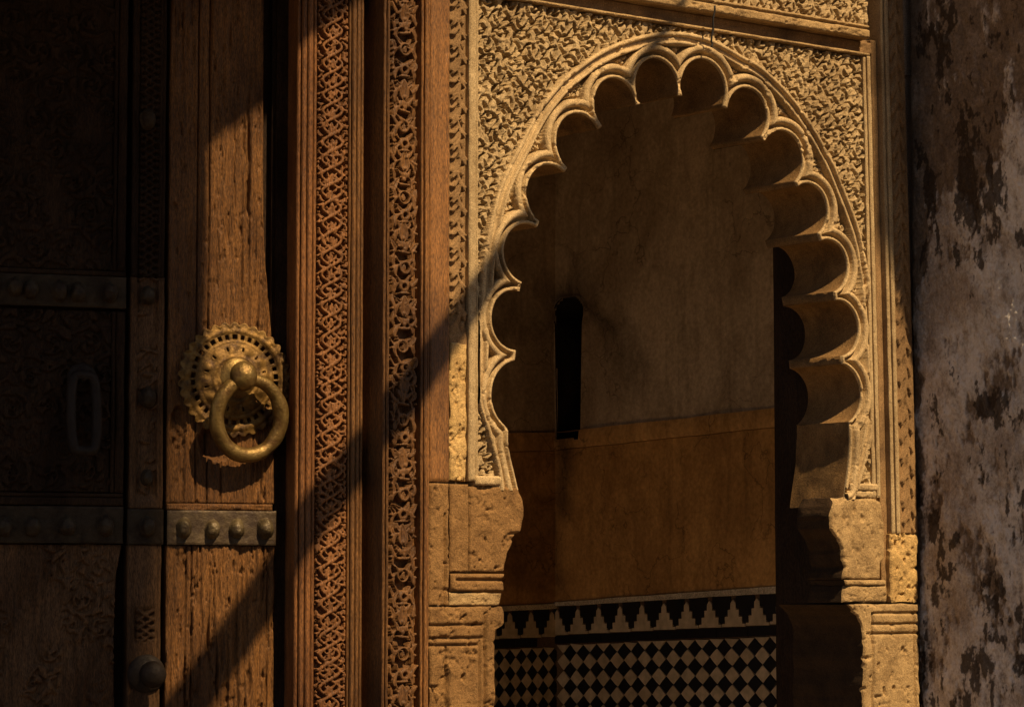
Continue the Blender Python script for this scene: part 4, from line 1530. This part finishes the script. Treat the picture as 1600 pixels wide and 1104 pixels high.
def blobs(U, Z, lst):
    out = 0
    for (x, y, rx, ry, k) in lst:
        cu, cz = RWALL.uv(x, y)
        out = out + k * np.exp(-((U - cu) / (rx * .0023)) ** 2 - ((Z - cz) / (ry * .00170)) ** 2)
    return out


def peel_map(U, Z):
    p = .8 * fbm(U, Z, .07, .11, 6, 703, .72) + .25 * fbm(U, Z, .016, .06, 4, 731)
    p = p + .50 * sstep(2.25, 2.8, Z) - .17 + .5 * np.exp(-(U / .035) ** 2)
    p = p + blobs(U, Z, [(1585, 280, 26, 150, -.8), (1520, 480, 70, 70, -.35), (1470, 340, 18, 60, -.3), (1500, 230, 60, 80, .3), (1560, 620, 30, 40, .4)])
    return sstep(-.16, .24, p)


def stain_map(U, Z):
    p = .85 * fbm(U, Z, .06, .10, 6, 741, .72) + .2 * fbm(U, Z, .012, .06, 4, 745)
    p = p + blobs(U, Z, [(1510, 295, 42, 60, .42), (1447, 292, 9, 26, .7), (1545, 640, 34, 40, .36), (1530, 1040, 36, 50, .42), (1500, 130, 60, 130, .18), (1470, 800, 30, 60, .1), (1590, 900, 30, 90, .15), (1540, 500, 80, 60, -.3)])
    return sstep(.06, .42, p)


def hfW(U, Z, T):
    return .010 * fbm(U, Z, .16, .22, 5, 701) - .005 * peel_map(U, Z) + .0035 * fbm(U, Z, .03, .04, 4, 705, .6) + .0018 * fbm(U, Z, .008, .01, 3, 709)


pf = slab('plaster_face', RWALL, 0.0, .47, 1.0, 3.3, h=0, depth=.10, res=.0026, resz=.0032, hf=hfW, mat=M['weathered'], parent=rw, rnd=.0)


def wall_maps(o):
    me = o.data
    co = np.empty(len(me.vertices) * 3, np.float32); me.vertices.foreach_get('co', co); co = co.reshape(-1, 3)
    U = (co - RWALL.o) @ RWALL.d; Z = co[:, 2]
    for nm, fn in (('peel', peel_map), ('stain', stain_map)):
        at = me.attributes.new(nm, 'FLOAT', 'POINT')
        at.data.foreach_set('value', np.asarray(fn(U, Z), np.float32))


wall_maps(pf)
# wing body: short foot, unseen overhang above shaped to shade the arch frame
prof = [(-.05, 0.0), (.46, 0.0), (.46, 2.55), (1.15, 3.5), (1.95, 4.62), (3.1, 6.25), (3.1, 9.0), (-.05, 9.0)]
prism('wing_mass', [RWALL.P(u, z, -.03) for u, z in prof], -RWALL.n * .6, M['outer'], rw)
wall_maps(slab('upper_face', RWALL, 0.0, .47, 3.3005, 5.0, h=0, depth=.02, res=.05, mat=M['weathered'], parent=rw, rnd=0))
wall_maps(slab('lower_face', RWALL, 0.0, .47, 0.0, .9995, h=0, depth=.02, res=.05, mat=M['weathered'], parent=rw, rnd=0))

# ==================================================================================================
#  THE ROOM SEEN THROUGH THE ARCH
# ==================================================================================================
iu = lambda px, py=800, h=0.0: INNER.u(px, py, h)
iz = lambda px, py, h=0.0: INNER.z(px, py, h)
room = thing('inner_wall', 'dim plastered wall with ochre dado and black and cream zellige tiles inside the arch', 'wall', INNER.P(.6, 0, 0))
endw = thing('end_wall', 'narrow dark end wall of the room at the left side of the opening', 'wall', ENDW.P(-.3, 0, 0))
IU1 = 2.27


def slope_line(x0, y0, x1, y1):
    a = INNER.uv(x0, y0); b = INNER.uv(x1, y1)
    k = (b[1] - a[1]) / (b[0] - a[0])
    return (lambda u: a[1] + k * (np.asarray(u, float) - a[0]) + .0028 * fbm(np.asarray(u, float), np.asarray(u, float) * 0 + y0, .16, 1.0, 4, 6)), k


zb1, k1 = slope_line(865, 676, 1210, 637)      # upper edge of the moulded band
zb2, k2 = slope_line(865, 704, 1210, 668)
zw1, k3 = slope_line(870, 940, 1210, 915)      # white strip
zw2, k4 = slope_line(870, 947, 1210, 927)
zk1, k5 = slope_line(870, 992, 1210, 976)      # black band
zk2, k6 = slope_line(870, 1006, 1210, 992)


def sheared(name, fr, u0, u1, lo, hi, h, depth, mat, parent, res=.008, hf=None, hole=None):
    """a wall course between two sloping lines"""
    nu_ = max(3, int((u1 - u0) / res)); us = np.linspace(u0, u1, nu_)
    l = lo(us); t = hi(us)
    nz_ = max(3, int((t - l).max() / res))
    f = np.linspace(0, 1, nz_)
    Z = l[None] + (t - l)[None] * f[:, None]
    U = np.repeat(us[None], nz_, 0)
    Hh = h + (hf(U, Z, f[:, None]) if hf is not None else 0 * U)
    Vf = fr.P(U, Z, Hh).reshape(-1, 3)
    Ff, idx = grid_faces(nz_, nu_)
    if hole is not None:
        q = hole(U, Z).ravel()
        Ff = Ff[~q[Ff].all(1)]
    loop = np.concatenate([idx[0, :], idx[1:, -1], idx[-1, -2::-1], idx[-2:0:-1, 0]])
    n = len(loop); b0 = len(Vf)
    hb = np.dot(Vf[loop] - fr.o, fr.n)
    V2 = np.concatenate([Vf, Vf[loop], Vf[loop] + fr.n * (h - depth - hb)[:, None]])
    a = np.arange(n); b = (a + 1) % n
    Ff = np.concatenate([Ff, np.stack([b0 + b, b0 + a, b0 + n + a, b0 + n + b], -1)])
    return link(name, mesh_from(name, V2, Ff), mat, parent)


const = lambda v: (lambda u: np.full(np.shape(u), float(v)))
nL, nB = INNER.uv(869, 688); nR, nTt = INNER.uv(911, 462)
nm_ = (nL + nR) / 2


def niche(U, Z):
    t = np.clip((Z - nB) / (nTt - nB), 0, 1)
    half = (nR - nL) / 2 * (.84 + .16 * t + .10 * sstep(.80, .9, t))
    half = half * np.sqrt(np.clip(1 - (np.clip(t - .9, 0, 1) / .1) ** 2 * .8, 0, 1))
    return (np.abs(U - nm_) < half + .006) & (Z > nB - .004) & (Z < nTt + .008)


sheared('upper_plaster', INNER, -.005, IU1, lambda u: zb1(u), const(4.2), 0, .05, M['room_upper'], room, .010,
        lambda U, Z, f: .004 * fbm(U, Z, .25, .3, 4, 801) + .0012 * fbm(U, Z, .04, .04, 3, 803), hole=niche)
sheared('plaster_band', INNER, -.005, IU1, lambda u: zb2(u) + .001, lambda u: zb1(u) - .001, .010, .05, M['room_band'], room, .008,
        lambda U, Z, f: .002 * fbm(U, Z, .1, .06, 4, 805) + .004 * np.sin(np.pi * f), hole=niche)
sheared('ochre_dado', INNER, -.005, IU1, lambda u: zw1(u) + .001, lambda u: zb2(u) - .001, .004, .05, M['room_lower'], room, .010,
        lambda U, Z, f: .005 * fbm(U, Z, .2, .2, 5, 807) - .004 * np.exp(-((U * .8 + Z - 1.95 + .05 * fbm(U, Z, .1, .1, 3, 4)) / .004) ** 2))
sheared('lime_strip', INNER, -.005, IU1, lambda u: zw2(u) + .001, lambda u: zw1(u) - .001, .012, .05, M['room_white'], room, .006,
        lambda U, Z, f: .003 * fbm(U, Z, .05, .03, 4, 809))
sheared('tile_bed', INNER, -.005, IU1, const(0.0), lambda u: zw2(u), -.003, .05, M['grout'], room, .05)
# niche lining
def niche_half(t):
    hw = (nR - nL) / 2 * (.84 + .16 * t + .10 * sstep(.80, .88, t))
    return hw * math.sqrt(max(.16, 1 - (max(0, t - .9) / .1) ** 2 * .8))


tt_ = np.concatenate([np.linspace(0, .78, 8), np.linspace(.8, 1, 14)])
out_ = [(nm_ + niche_half(t) + .002, nB + t * (nTt - nB)) for t in tt_] + [(nm_ - niche_half(t) - .002, nB + t * (nTt - nB)) for t in tt_[::-1]]
out_ = np.array(out_)
cen = out_.mean(0)
dirv = out_ - cen; dirv /= np.array([(nR - nL) / 2, (nTt - nB) / 2])[None]
big_ = out_ + np.sign(dirv) * np.abs(dirv) ** .8 * np.array([.020, .018])[None]
mC = len(out_)
rings_ = [INNER.P(big_[:, 0], big_[:, 1], -.004), INNER.P((big_[:, 0] + out_[:, 0]) / 2, (big_[:, 1] + out_[:, 1]) / 2, .0065), INNER.P(out_[:, 0], out_[:, 1], .006)]
Vc = np.concatenate(rings_); ia = np.arange(mC); ib = (ia + 1) % mC
link('niche_surround', mesh_from('niche_surround', Vc, np.concatenate([np.stack([k * mC + ia, k * mC + ib, (k + 1) * mC + ib, (k + 1) * mC + ia], -1) for k in (0, 1)])), M['room_upper'], room)
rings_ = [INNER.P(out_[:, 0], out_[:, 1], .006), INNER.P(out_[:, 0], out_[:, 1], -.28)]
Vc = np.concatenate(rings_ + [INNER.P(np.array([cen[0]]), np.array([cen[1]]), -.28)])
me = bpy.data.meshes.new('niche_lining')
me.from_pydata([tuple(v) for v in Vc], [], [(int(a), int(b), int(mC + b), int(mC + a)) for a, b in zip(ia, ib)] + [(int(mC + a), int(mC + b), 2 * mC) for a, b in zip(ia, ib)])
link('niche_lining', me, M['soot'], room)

def flat_tile(nm, poly, th, bev=.0012):
    """polygon tile with a bevelled face, in local x (along) / z (up), y out = -th"""
    n = len(poly); P = np.array(poly); c = P.mean(0)
    q = P + (c - P) / np.linalg.norm(c - P, axis=1)[:, None] * bev * 1.4
    V = [(x, 0, z) for x, z in P] + [(x, -th + bev, z) for x, z in P] + [(x, -th, z) for x, z in q]
    F = [tuple(range(2 * n, 3 * n))]
    for k in range(2):
        for i in range(n):
            j = (i + 1) % n
            F.append((k * n + i, k * n + j, (k + 1) * n + j, (k + 1) * n + i))
    me = bpy.data.meshes.new(nm)
    me.from_pydata(V, [], F)
    me.update()
    return me


def tmat(fr, u, z, h, shear=0.0, s=1.0):
    Mx = fmat(fr, u, z, h)
    for i in range(3):
        Mx[i][0] = fr.d[i] + UP[i] * shear
    return Mx


def zellige(fr, parent, u0, n, pu_, ztop, kslope, rows, pv, kt):
    """checker of lozenges: cream on the lattice, black between"""
    a, b = pu_ / 2, pv / 2
    g = .965
    loz = [(0, -b * g), (a * .42, -b * .60), (a * g, 0), (a * .42, b * .60), (0, b * g), (-a * .42, b * .60), (-a * g, 0), (-a * .42, -b * .60)]
    lozb = [(0, -b * g), (a * .56, -b * .46), (a * g, 0), (a * .56, b * .46), (0, b * g), (-a * .56, b * .46), (-a * g, 0), (-a * .56, -b * .46)]
    loz = [(x * 1.0, z * 1.0) for x, z in loz]
    mc = flat_tile('tile', loz, .006); mb = flat_tile('tile', [(x * .97, z * .97) for x, z in lozb], .006)
    half = [(-a * g, 0), (a * g, 0), (a * .5, -b * .52), (0, -b * g), (-a * .5, -b * .52)]
    mh = flat_tile('tile', half[::-1], .006)
    rg = np.random.default_rng(17)
    for i in range(n):
        for j in range(rows + 1):
            u = u0 + i * pu_
            zz0 = float(ztop(u)) - j * pv * (1 + kt * j)
            hh_ = rg.normal(0, .0006)
            tw = Matrix.Rotation(rg.normal(0, .025), 4, 'Y') @ Matrix.Rotation(rg.normal(0, .02), 4, 'X') @ Matrix.Rotation(rg.normal(0, .02), 4, 'Z')
            place('tile', mh if j == 0 else mc, M['tile_cream'], parent, tmat(fr, u + rg.normal(0, .0006), zz0 + rg.normal(0, .0006), -.003 + hh_, kslope) @ tw)
            if j < rows + 1:
                u2 = u + a
                z2_ = float(ztop(u2)) - (j + .5) * pv * (1 + kt * (j + .5))
                tw = Matrix.Rotation(rg.normal(0, .025), 4, 'Y') @ Matrix.Rotation(rg.normal(0, .02), 4, 'X') @ Matrix.Rotation(rg.normal(0, .02), 4, 'Z')
                place('tile', mb, M['tile_black'], parent, tmat(fr, u2 + rg.normal(0, .0006), z2_ + rg.normal(0, .0006), -.003 + rg.normal(0, .0006), kslope) @ tw)


PU = (iu(1203, 1050) - iu(880, 1050)) / 14.5
zellige(INNER, room, iu(881, 1050), 17, PU, lambda u: zk2(u) - .004, k6, 5, .0605, .0)


def merlons(fr, parent, u0, n, pm, zbot, ztop, ks, mkbl=True):
    """stepped cream merlons and the black stepped tiles hanging between them"""
    h = .092
    st = [(-.48, 0), (.48, 0), (.48, .10), (.36, .10), (.36, .36), (.23, .36), (.23, .62), (.115, .62), (.115, .70), (.10, .86), (0, .98), (-.10, .86), (-.115, .70), (-.115, .62), (-.23, .62), (-.23, .36), (-.36, .36), (-.36, .10), (-.48, .10)]
    P = [(x * pm, z * h) for x, z in st]
    mc = flat_tile('merlon_tile', P, .006, .0008)
    inv = [(-.38, 1.10), (.38, 1.10), (.38, .66), (.25, .66), (.25, .40), (.125, .40), (.125, .17), (0, .10), (-.125, .17), (-.125, .40), (-.25, .40), (-.25, .66), (-.38, .66)]
    mb = flat_tile('merlon_tile', [(x * pm, z * h) for x, z in inv][::-1], .006, .0008)
    for i in range(n):
        u = u0 + i * pm
        place('merlon_tile', mc, M['tile_cream'], parent, tmat(fr, u, float(zbot(u)), -.002, ks))
        u = u + pm / 2
        place('merlon_tile', mb, M['tile_black'], parent, tmat(fr, u, float(zbot(u)), -.002, ks))


# merlons at px 872, 907, 941, 976 ... 1201
PM = (iu(1201, 960) - iu(907, 960)) / 8.35
merlons(INNER, room, iu(872, 960), 11, PM, lambda u: zk1(u) + .002, None, k5)
for q in range(9):
    ua = iu(872, 1000) - PM / 2 + q * PM * 1.3; ub = ua + PM * 1.3 - .002
    ub = min(ub, IU1)
    sheared('band_tile', INNER, max(ua, 0), ub, lambda u: zk2(u) + .001, lambda u: zk1(u) - .001, .004, .006, M['tile_black'], room, .02)

# end wall to the left of the corner
eu = lambda px, py=950, h=0.0: ENDW.u(px, py, h)
eline = lambda x0, y0, x1, y1: (lambda a, b: (lambda u: a[1] + (b[1] - a[1]) / (b[0] - a[0]) * (np.asarray(u, float) - a[0])))(ENDW.uv(x0, y0), ENDW.uv(x1, y1))
EL = -2.72
eb1, eb2 = eline(780, 676, 862, 675), eline(780, 706, 862, 704)
ew1, ew2 = eline(780, 946, 862, 942), eline(780, 955, 862, 951)
ek1, ek2 = eline(780, 998, 862, 995), eline(780, 1012, 862, 1009)
sheared('upper_plaster', ENDW, EL, 0.0, eb1, const(4.2), 0, .05, M['room_upper'], endw, .03, lambda U, Z, f: .004 * fbm(U, Z, .25, .3, 4, 831))
sheared('plaster_band', ENDW, EL, 0.0, lambda u: eb2(u) + .001, lambda u: eb1(u) - .001, .008, .05, M['room_band'], endw, .02)
sheared('ochre_dado', ENDW, EL, 0.0, lambda u: ew1(u) + .001, lambda u: eb2(u) - .001, .004, .05, M['room_lower'], endw, .03, lambda U, Z, f: .005 * fbm(U, Z, .2, .2, 5, 837))
sheared('lime_strip', ENDW, EL, 0.0, lambda u: ew2(u) + .001, lambda u: ew1(u) - .001, .010, .05, M['room_white'], endw, .02)
sheared('tile_bed', ENDW, EL, 0.0, const(0.0), ew2, -.003, .05, M['grout'], endw, .1)
PUe = abs(eu(857) - eu(788)) / 4.0
zellige(ENDW, endw, eu(788) - PUe * 1, 6, PUe, lambda u: ek2(u) - .004, 0.0, 5, .0575, 0.0)
PMe = abs(eu(829) - eu(796))
merlons(ENDW, endw, eu(796) - PMe, 4, PMe, lambda u: ek1(u) + .002, None, 0.0)
for q in range(4):
    ua = eu(770) + q * .05
    sheared('band_tile', ENDW, ua, min(ua + .048, -.001), lambda u: ek2(u) + .001, lambda u: ek1(u) - .001, .004, .006, M['tile_black'], endw, .02)

# dark post standing behind the right jamb
jp = thing('rear_doorpost', 'black wooden post just behind the right jamb of the arch', 'post', ARCH.P(1.36, 0, -.36))
JP = Frame(ARCH.o + S * 1.335 - N * .15, -N, -S)
slab('post_board', JP, 0.0, .245, 0.0, ARCH.z(1212, 372, -.35), h=0, depth=.06, res=.01, resz=.03, hf=rough_hf(.002, .03, .2, 901), mat=M['shadow_wood'], parent=jp, rnd=.004)
slab('post_head', JP, 0.0, .225, ARCH.z(1212, 372, -.35) + .001, ARCH.z(1212, 325, -.35), h=.008, depth=.06, res=.006, hf=rough_hf(.002, .03, .05, 903), mat=M['shadow_wood'], parent=jp, rnd=.012)

# room shell
def shell(nm, pts, vec, mat, label=None):
    o = prism(nm, pts, vec, mat)
    o['kind'] = 'structure'
    if label:
        o['label'] = label
    return o


ap = ARCH.P
shell('floor', [ap(-.42, -.02, -.26), ap(2.28, -.02, -.26), ap(2.28, -.02, -2.55), ap(-.42, -.02, -2.55)], (0, 0, -.2), M['room_white'])
shell('ceiling', [ap(-.42, 4.2, -.26), ap(2.9, 4.2, -.26), ap(2.9, 4.2, -2.8), ap(-.42, 4.2, -2.8)], (0, 0, .2), M['outer'])
shell('wall_room_left', [ap(-.42, 0, -.26), ap(-.42, 0, -2.6), ap(-.42, .45, -2.6), ap(-.42, .45, -.26)], -S * .2, M['room_white'])
shell('wall_room_left', [ap(-.42, 3.1, -.26), ap(-.42, 3.1, -2.6), ap(-.42, 4.2, -2.6), ap(-.42, 4.2, -.26)], -S * .2, M['room_white'])
shell('wall_room_right', [ap(2.66, 0, -.26), ap(2.66, 0, -2.9), ap(2.66, 4.2, -2.9), ap(2.66, 4.2, -.26)], S * .2, M['outer'])
shell('wall_room_end', [ap(-.42, 0, -2.62), ap(2.8, 0, -2.62), ap(2.8, 4.2, -2.62), ap(-.42, 4.2, -2.62)], -N * .2, M['outer'])
shell('wall_room_front', [ap(1.42, 0, -.262), ap(2.6, 0, -.262), ap(2.6, 4.2, -.262), ap(1.42, 4.2, -.262)], -N * .04, M['room_lower'])
shell('wall_room_front', [ap(-.45, 0, -.262), ap(-.05, 0, -.262), ap(-.05, 4.2, -.262), ap(-.45, 4.2, -.262)], -N * .04, M['room_lower'])
shell('ground', [(-60, -60, -.25), (60, -60, -.25), (60, 60, -.25), (-60, 60, -.25)], (0, 0, -.3), M['ground'])
o = prism('paving', [(-9, -9, -.03), (12, -9, -.03), (12, 12, -.03), (-9, 12, -.03)], (0, 0, -.1), M['ground']); o['kind'] = 'structure'
print('room', time.time() - T0)

# ==================================================================================================
#  WHAT SHADES THE PLACE (beyond the frame)
# ==================================================================================================
def back_along(fr, px, py, t, h=0.0):
    return fr.hit(px, py, h) + LDIR * t


# unseen board added above the door, cut to draw the slanting shadow edge
cp = thing('shade_canopy', 'unseen timber canopy board added above the door to cast shade', 'canopy', back_along(DOOR, 300, 100, 2.6))
e0 = back_along(POST, 620, -80, 2.4); e1 = back_along(DOOR, 326, 190, 2.6)
e2 = back_along(DOOR, 322, 480, 2.65); e2b = back_along(DOOR, 306, 612, 2.65)
e3 = back_along(DOOR, -700, 612, 2.7); e4 = back_along(DOOR, -700, -900, 2.7); e5 = back_along(POST, 620, -900, 2.4)
prism('shade_board', [e0, e1, e2, e2b, e3, e4, e5], N * .05, M['rope'], cp)
so = [DOOR.P(du(-900), 3.08, .02), DOOR.P(du(312), 3.08, .02), DOOR.P(du(312), 3.08, .02) + N * .85, DOOR.P(du(-900), 3.08, .02) + N * .85]
prism('shade_soffit', so, (0, 0, .08), M['rope'], cp)  # unseen slab added to keep sky light off the upper left door
# unseen far mass, shaped so its blurred edge half shades the left leaf
hs = thing('far_blocker', 'unseen plastered mass added across the lane to half shade the door', 'house', back_along(DOOR, 100, 1104, 13) * np.array([1, 1, 0]))
f0 = back_along(DOOR, 318, 150, 13.0); f1 = back_along(DOOR, 288, 560, 13.0); f2 = back_along(DOOR, 240, 800, 13.0); f3 = back_along(DOOR, 80, 1104, 13.0); f4 = back_along(DOOR, -100, 1500, 13.0)
f5 = back_along(DOOR, -2500, 1500, 13.0); f6 = back_along(DOOR, -2500, 150, 13.0)
prism('blocker_mass', [f0, f1, f2, f3, f4, f5, f6], N * .4, M['outer'], hs)
lw = slab('lane_wall', DOOR, du(-1100), du(-120.5), 0.0, 6.0, h=.02, depth=.3, res=.2, mat=M['outer'], rnd=0)
lw['label'] = 'plain plastered wall left of the carved door'; lw['category'] = 'wall'
# unseen back wall and roof, added to cut the sky to a strip
lane = thing('sky_blocker', 'unseen wall and roof added behind the viewer to block sky light', 'house', (-2.2, 0, 0))
prism('blocker_wall', [(-.5, -5, 0), (7.0, -5, 0), (7.0, -5, 6.5), (-.5, -5, 6.5)], (0, -.4, 0), M['outer'], lane)
prism('blocker_roof', [(-.5, -5, 4.6), (9.0, -5, 4.6), (9.0, 3.3, 4.6), (-.5, 3.3, 4.6)], (0, 0, .3), M['outer'], lane)
# leaning pole
pole = link('leaning_pole', tube('leaning_pole', [back_along(DOOR, 230, 1192, 2.7), back_along(DOOR, 430, 905, 2.6), back_along(ARCH, 640, 612, 2.45), back_along(ARCH, 760, 440, 2.4), back_along(ARCH, 1060, 20, 2.2)],
                                 np.array([.046, .044, .038, .030, .010]), 12), M['rope'])
pole['label'] = 'slender wooden pole leaning across the lane'; pole['category'] = 'pole'

# cable hanging over the lintel
cpath = [ARCH.P(ARCH.u(1096, 15) + .0015 * math.sin(q * 1.1), ARCH.z(1096, 14 + q * 5.0), .052 - .0012 * q) for q in range(12)]
cpath += [cpath[-1] + S * .004 * math.sin(t_) + UP * (-.006 + .006 * math.cos(t_)) for t_ in (.8, 1.6, 2.4, 3.2)]
cb = link('cable', tube('cable', cpath, .0026, 8), M['cable'])
cb['label'] = 'thin dark cable hanging over the lintel above the arch crown'; cb['category'] = 'cable'
print('done', time.time() - T0)
